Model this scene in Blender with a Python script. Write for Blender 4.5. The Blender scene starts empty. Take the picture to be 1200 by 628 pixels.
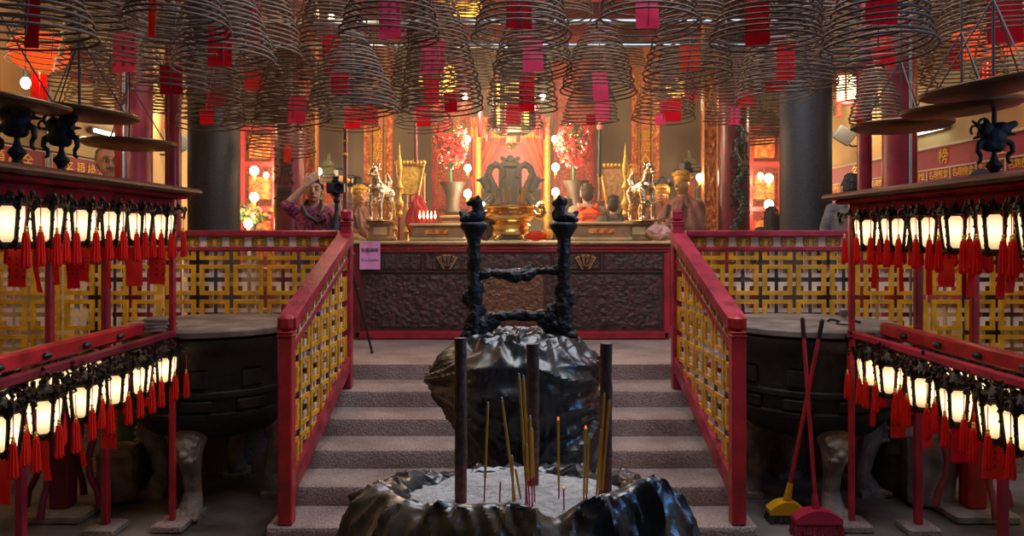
import bpy, bmesh, math, random
from mathutils import Vector, Matrix, noise, Euler
random.seed(7)
S = bpy.context.scene
COL = S.collection
PI = math.pi
FOC, HOR, EYE = 900.0, 275.0, 1.88       # focal length in px of the 1200 px frame, horizon row, eye height

def P(px, py, d):
    return Vector(((px - 600) * d / FOC, d, EYE - (py - HOR) * d / FOC))
def X(px, d): return (px - 600) * d / FOC
def Z(py, d): return EYE - (py - HOR) * d / FOC

# ---------------------------------------------------------------- materials
MATS = {}
def mat(name, col, rough=0.6, metal=0.0, var=0.0, vscale=8.0, col2=None, bump=0.0, bscale=30.0, emit=None, estr=0.0,
        spec=0.5, kind='noise', trans=0.0, coat=0.0, detail=4.0, ramp=(0.35, 0.65)):
    if name in MATS: return MATS[name]
    m = bpy.data.materials.new(name); m.use_nodes = True
    nt = m.node_tree; b = nt.nodes['Principled BSDF']
    b.inputs['Roughness'].default_value = rough
    b.inputs['Metallic'].default_value = metal
    b.inputs['Specular IOR Level'].default_value = spec
    b.inputs['Coat Weight'].default_value = coat
    c = (*col, 1)
    b.inputs['Base Color'].default_value = c
    tc = nt.nodes.new('ShaderNodeTexCoord')
    if var > 0 or col2:
        n = nt.nodes.new('ShaderNodeTexNoise'); n.inputs['Scale'].default_value = vscale; n.inputs['Detail'].default_value = detail
        nt.links.new(tc.outputs['Object'], n.inputs['Vector'])
        r = nt.nodes.new('ShaderNodeValToRGB')
        r.color_ramp.elements[0].position = ramp[0]; r.color_ramp.elements[1].position = ramp[1]
        c2 = col2 if col2 else tuple(min(1, x * (1 + var)) for x in col)
        c1 = col if col2 else tuple(x * (1 - var) for x in col)
        r.color_ramp.elements[0].color = (*c1, 1); r.color_ramp.elements[1].color = (*c2, 1)
        nt.links.new(n.outputs['Fac'], r.inputs['Fac']); nt.links.new(r.outputs['Color'], b.inputs['Base Color'])
    if bump > 0:
        if kind == 'voronoi':
            n = nt.nodes.new('ShaderNodeTexVoronoi'); out = 'Distance'
        else:
            n = nt.nodes.new('ShaderNodeTexNoise'); out = 'Fac'; n.inputs['Detail'].default_value = 6
        n.inputs['Scale'].default_value = bscale
        nt.links.new(tc.outputs['Object'], n.inputs['Vector'])
        bp = nt.nodes.new('ShaderNodeBump'); bp.inputs['Strength'].default_value = bump; bp.inputs['Distance'].default_value = 0.02
        nt.links.new(n.outputs[out], bp.inputs['Height']); nt.links.new(bp.outputs['Normal'], b.inputs['Normal'])
    if emit:
        b.inputs['Emission Color'].default_value = (*emit, 1); b.inputs['Emission Strength'].default_value = estr
    if trans > 0:
        b.inputs['Transmission Weight'].default_value = trans
    MATS[name] = m
    return m

def translucent(name, col, emit=None, estr=0, mix=0.6):
    if name in MATS: return MATS[name]
    m = bpy.data.materials.new(name); m.use_nodes = True
    nt = m.node_tree; nt.nodes.clear()
    o = nt.nodes.new('ShaderNodeOutputMaterial')
    d = nt.nodes.new('ShaderNodeBsdfDiffuse'); d.inputs[0].default_value = (*col, 1)
    t = nt.nodes.new('ShaderNodeBsdfTranslucent'); t.inputs[0].default_value = (*col, 1)
    mx = nt.nodes.new('ShaderNodeMixShader'); mx.inputs[0].default_value = mix
    nt.links.new(d.outputs[0], mx.inputs[1]); nt.links.new(t.outputs[0], mx.inputs[2])
    last = mx
    if emit:
        e = nt.nodes.new('ShaderNodeEmission'); e.inputs[0].default_value = (*emit, 1); e.inputs[1].default_value = estr
        a = nt.nodes.new('ShaderNodeAddShader')
        nt.links.new(mx.outputs[0], a.inputs[0]); nt.links.new(e.outputs[0], a.inputs[1]); last = a
    nt.links.new(last.outputs[0], o.inputs[0])
    MATS[name] = m
    return m

RED = mat('red_lacquer', (0.34, 0.012, 0.03), 0.35, var=0.3, vscale=5, bump=0.12, bscale=60)
CRED = mat('column_red', (0.20, 0.010, 0.022), 0.4, var=0.25, vscale=5, bump=0.1, bscale=40)
REDP = mat('worn_red_paint', (0.30, 0.012, 0.035), 0.4, col2=(0.42, 0.03, 0.06), vscale=9, bump=0.15, bscale=40)
REDR = mat('bright_red_paint', (0.42, 0.018, 0.022), 0.35, var=0.3, vscale=6, bump=0.1, bscale=50)
DRED = mat('dark_red_lacquer', (0.16, 0.012, 0.02), 0.3, var=0.35, vscale=4, bump=0.1)
BROWN = mat('brown_board', (0.06, 0.014, 0.008), 0.5, col2=(0.10, 0.026, 0.012), vscale=6, bump=0.1, spec=0.25)
YEL = mat('yellow_paint', (0.66, 0.32, 0.012), 0.5, var=0.25, vscale=8, bump=0.1)
WHT = mat('cream_paint', (0.76, 0.62, 0.52), 0.55, var=0.12, vscale=8, bump=0.08)
GOLDP = mat('gold_paint', (0.70, 0.38, 0.06), 0.4, metal=0.4, var=0.3, vscale=30, bump=0.2)
MRED = mat('matt_red_paint', (0.22, 0.010, 0.012), 0.9, var=0.3, vscale=6, spec=0.05)
GOLD = mat('gilt_brass', (0.85, 0.56, 0.2), 0.2, metal=1.0, var=0.15, vscale=10, bump=0.25, bscale=25)
SILV = mat('gilt_silver', (0.75, 0.58, 0.36), 0.22, metal=1.0, var=0.2, vscale=14, bump=0.3, bscale=40)
BRASS = mat('tarnished_brass', (0.10, 0.055, 0.025), 0.33, metal=0.6, col2=(0.17, 0.095, 0.04), vscale=5, bump=0.1, bscale=12)
IRON = mat('black_iron', (0.014, 0.012, 0.011), 0.45, metal=0.3, col2=(0.05, 0.045, 0.042), vscale=14, bump=0.6, bscale=35, ramp=(0.45, 0.8))
CASTI = mat('dark_cast_iron', (0.016, 0.012, 0.010), 0.65, metal=0.1, spec=0.3, var=0.3, bump=0.4, bscale=25)
LFRAME = mat('lantern_black', (0.02, 0.014, 0.01), 0.35, metal=0.7, col2=(0.10, 0.06, 0.03), vscale=40, bump=0.5, bscale=60, ramp=(0.5, 0.8))
BRONZE = mat('cauldron_bronze', (0.022, 0.018, 0.016), 0.5, metal=0.4, var=0.35, vscale=6, bump=0.45, bscale=14)
LEGST = mat('leg_bronze', (0.27, 0.21, 0.165), 0.6, metal=0.2, var=0.35, vscale=9, bump=0.5, bscale=30)
GRANITE = mat('granite', (0.19, 0.135, 0.12), 0.7, col2=(0.48, 0.37, 0.34), vscale=90, bump=0.7, bscale=70, ramp=(0.3, 0.75))
def stain(m, scale, lo):
    """uneven worn and sooty patches over the whole stone"""
    nt = m.node_tree; b = nt.nodes['Principled BSDF']; src = b.inputs['Base Color'].links[0].from_socket
    n = nt.nodes.new('ShaderNodeTexNoise'); n.inputs['Scale'].default_value = scale; n.inputs['Detail'].default_value = 7
    tc = nt.nodes.new('ShaderNodeTexCoord'); nt.links.new(tc.outputs['Object'], n.inputs['Vector'])
    r = nt.nodes.new('ShaderNodeValToRGB'); r.color_ramp.elements[0].position = .38; r.color_ramp.elements[1].position = .62
    r.color_ramp.elements[0].color = (lo, lo * .92, lo * .88, 1); r.color_ramp.elements[1].color = (1.08, 1.06, 1.06, 1)
    mx = nt.nodes.new('ShaderNodeMix'); mx.data_type = 'RGBA'; mx.blend_type = 'MULTIPLY'; mx.inputs[0].default_value = 1
    nt.links.new(n.outputs['Fac'], r.inputs['Fac']); nt.links.new(src, mx.inputs[6]); nt.links.new(r.outputs['Color'], mx.inputs[7]); nt.links.new(mx.outputs[2], b.inputs['Base Color'])
stain(GRANITE, 2.6, .74); stain(REDP, 7, .6)
FLOORM = mat('stone_floor', (0.055, 0.045, 0.04), 0.45, col2=(0.22, 0.185, 0.165), vscale=2.2, bump=0.25, bscale=16, detail=8)
DWALL = mat('dark_stone', (0.022, 0.019, 0.017), 0.7, var=0.4, vscale=3, bump=0.4, bscale=8)
PILLAR = mat('grey_stone_pillar', (0.017, 0.016, 0.017), 0.55, col2=(0.034, 0.032, 0.034), vscale=60, bump=0.2, bscale=90)
YWALL = mat('yellow_plaster', (0.55, 0.38, 0.15), 0.75, var=0.14, vscale=1.5, bump=0.1, bscale=10)
BWALL = mat('beige_plaster', (0.36, 0.30, 0.22), 0.75, var=0.18, vscale=1.2, bump=0.15, bscale=6)
CEILM = mat('ceiling_wood', (0.05, 0.03, 0.025), 0.7, var=0.4, vscale=3, bump=0.3)
COILM = mat('incense_coil', (0.105, 0.052, 0.026), 0.8, var=0.3, vscale=25, bump=0.3, bscale=120)
COILG = mat('pale_incense_coil', (0.16, 0.10, 0.065), 0.8, var=0.25, vscale=25, bump=0.3, bscale=120)
WIRE = mat('thin_wire', (0.05, 0.04, 0.04), 0.5, metal=0.5)
PAPR = translucent('red_paper', (0.86, 0.016, 0.03), mix=.4)
PAPK = translucent('pink_paper', (0.95, 0.11, 0.24), mix=.4)
PAPD = translucent('dark_red_paper', (0.58, 0.012, 0.024), mix=.35)
PAPO = translucent('orange_red_paper', (0.85, 0.08, 0.025), mix=.4)
INK = mat('black_ink', (0.03, 0.012, 0.015), 0.6)
GINK = mat('gold_lettering', (0.85, 0.48, 0.03), 0.4, metal=0.2)
TASS = translucent('red_silk_tassel', (0.85, 0.035, 0.02), mix=0.35)
BEAD = mat('gold_bead', (0.8, 0.45, 0.08), 0.3, metal=0.8)
PAPT = translucent('red_paper_strip', (0.92, 0.06, 0.035), mix=0.4)
GLASS = translucent('lantern_glass', (0.98, 0.86, 0.68), emit=(1.0, 0.62, 0.30), estr=0.12, mix=0.75)
BULB = mat('hot_bulb', (1, 1, 1), 0.5, emit=(1.0, 0.80, 0.52), estr=36)
ABULB = mat('altar_bulb', (1, 1, 1), 0.5, emit=(1.0, 0.78, 0.48), estr=16)
FLAME = mat('candle_flame', (1, 0.7, 0.3), 0.5, emit=(1.0, 0.62, 0.25), estr=14)
TUBEL = mat('fluorescent_tube', (1, 1, 1), 0.5, emit=(0.8, 1.0, 0.95), estr=7)
CANDLE = mat('red_candle_wax', (0.6, 0.03, 0.03), 0.5)
ORNL = translucent('orange_lantern_silk', (0.9, 0.16, 0.03), emit=(1.0, 0.10, 0.01), estr=0.6, mix=0.6)
YELL = translucent('yellow_lantern_silk', (0.95, 0.6, 0.15), emit=(1.0, 0.55, 0.08), estr=1.3, mix=0.6)
WINL = translucent('white_lantern_panel', (0.95, 0.9, 0.7), emit=(1.0, 0.86, 0.5), estr=2.2, mix=0.6)
CURT = mat('coral_curtain', (0.80, 0.20, 0.13), 0.6, var=0.15, vscale=4)
CURB = mat('pink_curtain_back', (0.62, 0.20, 0.20), 0.7, var=0.12, vscale=3)
CARVE = mat('carved_orange_gilt', (0.50, 0.07, 0.012), 0.45, col2=(0.78, 0.34, 0.06), vscale=22, bump=0.7, bscale=26, ramp=(0.42, 0.6))
CARVER = mat('carved_red_gilt', (0.45, 0.03, 0.02), 0.45, col2=(0.62, 0.20, 0.05), vscale=30, bump=0.6, bscale=32, ramp=(0.45, 0.65))
GREEN = mat('green_paint', (0.02, 0.16, 0.06), 0.5, var=0.3)
TABLEM = mat('altar_dark_carving', (0.028, 0.010, 0.010), 0.6, col2=(0.095, 0.032, 0.028), vscale=16, bump=0.6, bscale=26, ramp=(0.4, 0.7))
TABLED = mat('altar_dark_frame', (0.07, 0.022, 0.022), 0.4, var=0.3, bump=0.15)
TABLEO = mat('altar_scroll_carving', (0.20, 0.07, 0.025), 0.45, col2=(0.10, 0.04, 0.025), vscale=30, bump=0.8, bscale=40)
FANG = mat('faded_gold', (0.42, 0.22, 0.06), 0.5, metal=0.3, var=0.3, vscale=30, bump=0.3)
WOOD = mat('altar_wood', (0.26, 0.14, 0.06), 0.4, var=0.3, vscale=7, bump=0.2)
WOODL = mat('pale_wood', (0.55, 0.38, 0.18), 0.5, var=0.2, vscale=7, bump=0.15)
BAGB = mat('black_plastic', (0.020, 0.021, 0.024), 0.30, bump=0.32, bscale=14, spec=0.7, coat=0.2)
BAGBR = mat('brown_plastic', (0.075, 0.048, 0.028), 0.38, bump=0.25, bscale=9, spec=0.6, var=0.3, vscale=5)
ASHM = mat('incense_ash', (0.36, 0.34, 0.33), 0.95, var=0.2, vscale=30, bump=0.8, bscale=60)
JOSS = mat('dark_joss', (0.05, 0.028, 0.024), 0.7, col2=(0.13, 0.06, 0.045), vscale=18, bump=0.4, bscale=60)
JOSSR = mat('red_joss_base', (0.17, 0.05, 0.04), 0.7, var=0.4, vscale=30, bump=0.4, bscale=60)
STICKY = mat('yellow_incense', (0.62, 0.32, 0.025), 0.65, var=0.15)
STICKR = mat('red_stick', (0.5, 0.02, 0.06), 0.6)
TIP = mat('ash_tip', (0.45, 0.40, 0.38), 0.9)
EMBER = mat('ember', (0.8, 0.1, 0.02), 0.9, emit=(1, 0.15, 0.05), estr=1.5)
DUSTY = mat('dusty_board', (0.16, 0.115, 0.09), 0.85, col2=(0.26, 0.20, 0.165), vscale=6, bump=0.25, bscale=20)
stain(DUSTY, 4, .6)
BLACK = mat('matt_black', (0.012, 0.012, 0.013), 0.5)
SKIN = mat('skin', (0.55, 0.31, 0.20), 0.55, var=0.06, vscale=10)
SKIND = mat('tanned_skin', (0.42, 0.24, 0.16), 0.55, var=0.06, vscale=10)
HAIRB = mat('dark_hair', (0.018, 0.012, 0.010), 0.5, var=0.4, vscale=50, bump=0.5, bscale=90)
HAIRG = mat('grey_hair', (0.16, 0.14, 0.13), 0.6, var=0.4, vscale=50, bump=0.5, bscale=90)
HAIRBR = mat('brown_hair', (0.028, 0.014, 0.009), 0.5, var=0.4, vscale=50, bump=0.5, bscale=90)

# ---------------------------------------------------------------- mesh builder
class MB:
    def __init__(s):
        s.v = []; s.f = []; s.mi = []; s.xf = None; s.m = 0
    def add(s, vs, fs):
        o = len(s.v)
        if s.xf is not None: vs = [s.xf @ Vector(v) for v in vs]
        s.v += [tuple(v) for v in vs]
        for f in fs:
            s.f.append(tuple(i + o for i in f)); s.mi.append(s.m)
        return s
    def box(s, c, sz, rot=None, taper=1.0):
        x, y, z = (q / 2 for q in sz)
        vs = [Vector((sx * x * (taper if sz_ > 0 else 1), sy * y * (taper if sz_ > 0 else 1), sz_ * z)) for sz_ in (-1, 1) for sy in (-1, 1) for sx in (-1, 1)]
        if rot is not None:
            R = Euler(rot).to_matrix() if not isinstance(rot, Matrix) else rot
            vs = [R @ v for v in vs]
        c = Vector(c); vs = [v + c for v in vs]
        return s.add(vs, [(0, 2, 3, 1), (4, 5, 7, 6), (0, 1, 5, 4), (2, 6, 7, 3), (0, 4, 6, 2), (1, 3, 7, 5)])
    def bbox(s, c, sz, b=0.005):
        """box with chamfered vertical and horizontal edges"""
        x, y, z = (q / 2 for q in sz); b = min(b, x * .9, y * .9, z * .9)
        rings = []
        for zz, ins in ((-z, b), (-z + b, 0), (z - b, 0), (z, b)):
            X_, Y_ = x - ins, y - ins
            rings.append([(X_ - b, -Y_, zz), (X_, -Y_ + b, zz), (X_, Y_ - b, zz), (X_ - b, Y_, zz), (-X_ + b, Y_, zz), (-X_, Y_ - b, zz), (-X_, -Y_ + b, zz), (-X_ + b, -Y_, zz)])
        vs = [Vector(p) + Vector(c) for r in rings for p in r]
        fs = [tuple(range(7, -1, -1)), tuple(range(24, 32))]
        for k in range(3):
            for i in range(8):
                j = (i + 1) % 8
                fs.append((k * 8 + i, k * 8 + j, k * 8 + 8 + j, k * 8 + 8 + i))
        return s.add(vs, fs)
    def tube(s, pts, r, n=8, cap=True, closed=False):
        pts = [Vector(p) for p in pts]; N = len(pts)
        rs = r if isinstance(r, (list, tuple)) else [r] * N
        vs = []; up = None
        for i, p in enumerate(pts):
            a = pts[(i - 1) % N] if (i > 0 or closed) else p
            b = pts[(i + 1) % N] if (i < N - 1 or closed) else p
            t = (b - a)
            if t.length < 1e-9: t = Vector((0, 0, 1))
            t.normalize()
            if up is None:
                up = Vector((0, 0, 1)) if abs(t.z) < 0.9 else Vector((1, 0, 0))
            u = up - t * up.dot(t)
            if u.length < 1e-6: u = t.orthogonal()
            u.normalize(); w = t.cross(u); up = u
            for k in range(n):
                an = 2 * PI * k / n
                vs.append(p + (u * math.cos(an) + w * math.sin(an)) * rs[i])
        fs = []
        M = N if closed else N - 1
        for i in range(M):
            j = (i + 1) % N
            for k in range(n):
                l = (k + 1) % n
                fs.append((i * n + k, i * n + l, j * n + l, j * n + k))
        if cap and not closed:
            fs.append(tuple(range(n - 1, -1, -1))); fs.append(tuple((N - 1) * n + k for k in range(n)))
        return s.add(vs, fs)
    def cyl(s, p0, p1, r0, r1=None, n=12): return s.tube([p0, p1], [r0, r0 if r1 is None else r1], n)
    def lathe(s, prof, c=(0, 0, 0), n=24, capb=True, capt=True, sx=1, sy=1, a0=0.0):
        vs = []
        for r, z in prof:
            for k in range(n):
                a = 2 * PI * k / n + a0
                vs.append((c[0] + r * sx * math.cos(a), c[1] + r * sy * math.sin(a), c[2] + z))
        fs = []
        for i in range(len(prof) - 1):
            for k in range(n):
                l = (k + 1) % n
                fs.append((i * n + k, i * n + l, (i + 1) * n + l, (i + 1) * n + k))
        if capb: fs.append(tuple(range(n - 1, -1, -1)))
        if capt: fs.append(tuple((len(prof) - 1) * n + k for k in range(n)))
        return s.add(vs, fs)
    def ell(s, c, r, n=14, m=9, rot=None):
        if not isinstance(r, (list, tuple)): r = (r, r, r)
        R = Euler(rot).to_matrix() if rot is not None else None
        vs = []; fs = []
        for i in range(m + 1):
            ph = PI * i / m - PI / 2
            for k in range(n):
                a = 2 * PI * k / n
                v = Vector((r[0] * math.cos(ph) * math.cos(a), r[1] * math.cos(ph) * math.sin(a), r[2] * math.sin(ph)))
                if i in (0, m): v = Vector((0, 0, r[2] * (1 if i else -1)))
                if R: v = R @ v
                vs.append(v + Vector(c))
        for i in range(m):
            for k in range(n):
                l = (k + 1) % n
                fs.append((i * n + k, i * n + l, (i + 1) * n + l, (i + 1) * n + k))
        return s.add(vs, fs)
    def cap(s, p0, p1, r0, r1=None, n=12):
        """tapered capsule"""
        r1 = r0 if r1 is None else r1
        p0, p1 = Vector(p0), Vector(p1); t = (p1 - p0)
        L = t.length; t = t / L if L > 1e-9 else Vector((0, 0, 1))
        pts = []; rs = []
        for k in range(0, 5):
            a = PI / 2 * k / 4; pts.append(p0 - t * r0 * math.cos(a)); rs.append(max(r0 * math.sin(a), r0 * .02))
        for k in range(0, 5):
            a = PI / 2 * k / 4; pts.append(p1 + t * r1 * math.sin(a)); rs.append(max(r1 * math.cos(a), r1 * .02))
        return s.tube(pts, rs, n)
    def prism(s, outline, y0, y1, M=None):
        """outline in local XZ, extruded along local Y from y0 to y1"""
        n = len(outline)
        vs = [(x, y0, z) for x, z in outline] + [(x, y1, z) for x, z in outline]
        if M is not None: vs = [M @ Vector(v) for v in vs]
        fs = [tuple(range(n)), tuple(range(2 * n - 1, n - 1, -1))]
        for i in range(n):
            j = (i + 1) % n
            fs.append((i, i + n, j + n, j))
        return s.add(vs, fs)
    def grid(s, fn, nu, nv, closeu=False):
        vs = [fn(i / (nu if closeu else nu - 1), j / (nv - 1)) for j in range(nv) for i in range(nu)]
        fs = []
        for j in range(nv - 1):
            for i in range(nu if closeu else nu - 1):
                k = (i + 1) % nu
                fs.append((j * nu + i, j * nu + k, (j + 1) * nu + k, (j + 1) * nu + i))
        return s.add(vs, fs)
    def mesh(s, name, mats, smooth=True):
        me = bpy.data.meshes.new(name)
        me.from_pydata(s.v, [], s.f)
        for m in (mats if isinstance(mats, (list, tuple)) else [mats]): me.materials.append(m)
        me.polygons.foreach_set('material_index', s.mi)
        bm = bmesh.new(); bm.from_mesh(me); bmesh.ops.recalc_face_normals(bm, faces=bm.faces); bm.to_mesh(me); bm.free()
        if smooth:
            me.polygons.foreach_set('use_smooth', [True] * len(me.polygons))
            try: me.set_sharp_from_angle(angle=math.radians(38))
            except Exception: pass
        me.update()
        return me
    def build(s, name, mats, parent=None, smooth=True, loc=None):
        o = bpy.data.objects.new(name, s.mesh(name, mats, smooth)); COL.objects.link(o)
        if parent: o.parent = parent
        if loc is not None: o.location = loc
        return o

WORK = bpy.data.scenes.new('workbench')      # a scratch scene, so that only the one object is evaluated; removed at the end
def evaluate(o):
    q = bpy.data.objects.new('q', o.data)
    for md in o.modifiers:
        c = q.modifiers.new(md.name, md.type)
        if md.type == 'REMESH': c.mode = md.mode; c.voxel_size = md.voxel_size; c.use_smooth_shade = True
        else: c.iterations = md.iterations; c.factor = md.factor
    WORK.collection.objects.link(q)
    with bpy.context.temp_override(scene=WORK, view_layer=WORK.view_layers[0]):
        dg = bpy.context.evaluated_depsgraph_get(); dg.update()
        me = bpy.data.meshes.new_from_object(q.evaluated_get(dg), depsgraph=dg)
    bpy.data.objects.remove(q)
    return me
def remesh_obj(o, voxel, smooth=3, disp=None):
    md = o.modifiers.new('r', 'REMESH'); md.mode = 'VOXEL'; md.voxel_size = voxel; md.use_smooth_shade = True
    if smooth:
        sm = o.modifiers.new('s', 'SMOOTH'); sm.iterations = smooth; sm.factor = 0.5
    mats = [x for x in o.data.materials]
    me = evaluate(o)
    o.modifiers.clear(); o.data = me
    me.materials.clear()
    for m in mats: me.materials.append(m)
    me.polygons.foreach_set('use_smooth', [True] * len(me.polygons))
    if disp:
        n = len(me.vertices); co = [0.0] * (3 * n); nr = [0.0] * (3 * n)
        me.vertices.foreach_get('co', co); me.vertex_normals.foreach_get('vector', nr)
        for i in range(n):
            k = disp(Vector(co[3 * i:3 * i + 3]))
            for j in (0, 1, 2): co[3 * i + j] += nr[3 * i + j] * k
        me.vertices.foreach_set('co', co); me.update()
    return o

def tag(o, label, cat, group=None, kind=None):
    if label: o['label'] = label
    if cat: o['category'] = cat
    if group: o['group'] = group
    if kind: o['kind'] = kind
    return o
def thing(name, label, cat, loc=(0, 0, 0), rotz=0.0, group=None):
    o = bpy.data.objects.new(name, None); COL.objects.link(o)
    o.empty_display_size = .1
    o.location = loc; o.rotation_euler = (0, 0, rotz)
    return tag(o, label, cat, group)
def struct(name, mb, m, smooth=False):
    o = mb.build(name, m, smooth=smooth); o['kind'] = 'structure'; return o

TXT = {}
def text_mesh(body, size, m, extrude=0.001, align='CENTER', spacing=1.0, line=1.0):
    key = (body, size, m.name, extrude, spacing, line)
    if key in TXT: return TXT[key]
    cu = bpy.data.curves.new('t', 'FONT'); cu.body = body; cu.size = size; cu.extrude = extrude
    cu.align_x = align; cu.align_y = 'CENTER'; cu.resolution_u = 1; cu.space_line = line; cu.space_character = spacing
    o = bpy.data.objects.new('t', cu)
    me = evaluate(o)
    bpy.data.objects.remove(o)
    me.materials.clear(); me.materials.append(m)
    TXT[key] = me
    return me
def put_text(name, body, size, m, parent, M, **k):
    """M maps text plane (x right, y up, z out) into the parent's space"""
    o = bpy.data.objects.new(name, text_mesh(body, size, m, **k)); COL.objects.link(o)
    if parent: o.parent = parent
    o.matrix_local = M
    return o
def facing(loc, rz=0.0, tilt=0.0):
    """text plane standing upright, facing -Y, then turned rz about Z"""
    return Matrix.Translation(loc) @ Matrix.Rotation(rz, 4, 'Z') @ Matrix.Rotation(PI / 2 + tilt, 4, 'X')
# ================================================================ the setting
HW = 4.35            # half width of the hall
PZ = 0.78            # height of the upper platform
CEIL = 5.2
BACK = 12.4
mb = MB(); mb.box((0, 5.6, -0.1), (2 * HW + .6, 15.0, 0.2)); struct('floor', mb, FLOORM)
mb = MB()
mb.box((0, (6.51 + BACK) / 2, PZ / 2 - .001), (2.9, BACK - 6.51, PZ))
for s in (-1, 1): mb.box((s * (1.45 + HW) / 2, (6.05 + BACK) / 2, PZ / 2 - .001), (HW - 1.45, BACK - 6.05, PZ))
o = struct('platform_floor', mb, GRANITE)
mb = MB(); mb.box((-HW - .1, 5.6, CEIL / 2), (.2, 15, CEIL)); struct('wall_left', mb, YWALL)
DY0, DY1, DZ0, DZ = .3, 2.3, 2.35, 3.7              # unseen side window near the camera, added for blue glints on the plastic
mb = MB(); xw = HW + .1
mb.box((xw, (-1.9 + DY0) / 2, CEIL / 2), (.2, DY0 + 1.9, CEIL)); mb.box((xw, (DY1 + 13.1) / 2, CEIL / 2), (.2, 13.1 - DY1, CEIL))
mb.box((xw, (DY0 + DY1) / 2, DZ0 / 2), (.2, DY1 - DY0, DZ0)); mb.box((xw, (DY0 + DY1) / 2, (DZ + CEIL) / 2), (.2, DY1 - DY0, CEIL - DZ)); struct('wall_right', mb, YWALL)
mb = MB()
for y in (DY0, (DY0 + DY1) / 2, DY1): mb.bbox((xw, y, (DZ0 + DZ) / 2), (.22, .07, DZ - DZ0), .01)
for z in (DZ0, DZ): mb.bbox((xw, (DY0 + DY1) / 2, z), (.26, DY1 - DY0 + .1, .08), .01)
struct('trim_4', mb, RED)  # frame of the added window
mb = MB(); mb.box((0, BACK + .1, CEIL / 2), (2 * HW + .4, .2, CEIL)); struct('wall_back', mb, BWALL)
mb = MB(); mb.box((0, -1.9, CEIL / 2), (2 * HW + .4, .2, CEIL)); struct('wall_front', mb, DWALL)
# ceiling with a light well over the stairs
SKX0, SKX1, SKY0, SKY1 = -.9, 3.3, 2.6, 6.4
mb = MB()
mb.box((0, (-1.9 + SKY0) / 2, CEIL + .1), (2 * HW + .4, SKY0 + 1.9, .2))
mb.box((0, (SKY1 + BACK) / 2, CEIL + .1), (2 * HW + .4, BACK - SKY1, .2))
mb.box(((-HW + SKX0) / 2, (SKY0 + SKY1) / 2, CEIL + .1), (SKX0 + HW, SKY1 - SKY0, .2))
mb.box(((HW + SKX1) / 2, (SKY0 + SKY1) / 2, CEIL + .1), (HW - SKX1, SKY1 - SKY0, .2))
struct('ceiling', mb, CEILM)
for i, y in enumerate((6.9, 8.9, 10.8)):
    mb = MB(); mb.bbox((0, y, 4.86), (2 * HW, .28, .5), .03)
    struct('trim_%d' % (i + 1), mb, DRED)
# lower wall panelling of the side halls
# stone steps
D = [6.51, 6.05, 5.68, 5.32, 4.95, 4.60]
steps = thing('stone_stairs', 'worn grey granite steps rising between the red railings to the altar platform', 'stairs', (0, 4.6, 0))
for i in range(1, 6):
    z1 = PZ - .13 * i
    mb = MB(); y0, y1 = D[i], D[i - 1] + .06
    nx, ny = 60, 8
    w = 1.47
    def fr(u, v, y0=y0, y1=y1, z1=z1):      # tread and riser as one rounded strip
        x = -w + 2 * w * u
        prof = [(y0 + .012, 0.0), (y0, z1 - .03), (y0 + .006, z1 - .008), (y0 + .03, z1), (y1, z1 + .001)]
        q = v * (len(prof) - 1); k = min(int(q), len(prof) - 2); t = q - k
        y = prof[k][0] * (1 - t) + prof[k + 1][0] * t; z = prof[k][1] * (1 - t) + prof[k + 1][1] * t
        nn = noise.noise(Vector((x * 3, i * 7.1, v))) * .006
        return (x, y - steps.location.y + nn, z + nn * .6)
    mb.grid(fr, nx, 13)
    for sx in (-1, 1):
        mb.add([(sx * w, y0 - 4.6, 0), (sx * w, y1 - 4.6, 0), (sx * w, y1 - 4.6, z1), (sx * w, y0 - 4.6 + .02, z1)], [(0, 1, 2, 3)])
    mb.build('step', GRANITE, steps)

# columns
def column(name, x, y, r, z0, m, base=True, n=32):
    mb = MB()
    prof = [(r * 1.0, z0), (r, CEIL)]
    if base: prof = [(r * 1.35, z0), (r * 1.35, z0 + .12), (r * 1.15, z0 + .18), (r * 1.02, z0 + .22), (r, z0 + .3), (r, CEIL)]
    mb.lathe(prof, (x, y, 0), n)
    return struct(name, mb, m, smooth=True)
column('column_left', X(157, 6.45), 6.45, .145, PZ, CRED)
column('column_right', X(1054, 6.45), 6.45, .135, PZ, CRED)
column('pillar_left', X(251, 7.6), 7.6, .245, PZ, PILLAR)
column('pillar_right', X(944, 7.6), 7.6, .245, PZ, PILLAR)
column('altar_column_left', X(340, 9.0), 9.0, .18, PZ, DRED)
column('altar_column_right', X(860, 9.0), 9.0, .18, PZ, DRED)
column('post_left', X(203, 7.0), 7.0, .07, PZ, DRED, base=False)
column('post_right', X(1013, 6.7), 6.7, .06, PZ, DRED, base=False)
# thin bluish strips standing in for the highlight down the red columns
for nm, px, d in (('left', 145, 6.3), ('right', 1067, 6.3)):
    mb = MB(); mb.cyl((X(px, d), d, PZ), (X(px, d), d, CEIL), .013, n=10)
    tag(mb.build('highlight_strip', mat('grey_pipe_and_highlight', (.35, .4, .45), .35, metal=.6)), 'thin bluish highlight strip running up the front of the %s red column by the lantern rack' % nm, 'pipe')
# dark writing down the two altar columns
for s, px, chars in ((-1, 338, '江派長'), (1, 861, '恩澤遠')):
    o = put_text('writing', '\n'.join(chars), .26, mat('dark_green_carving', (.012, .03, .022), .4), bpy.data.objects['altar_column_left' if s < 0 else 'altar_column_right'],
             facing((X(px, 9.0), 9.0 - .188, 2.55)), extrude=.006, line=1.0)

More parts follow.
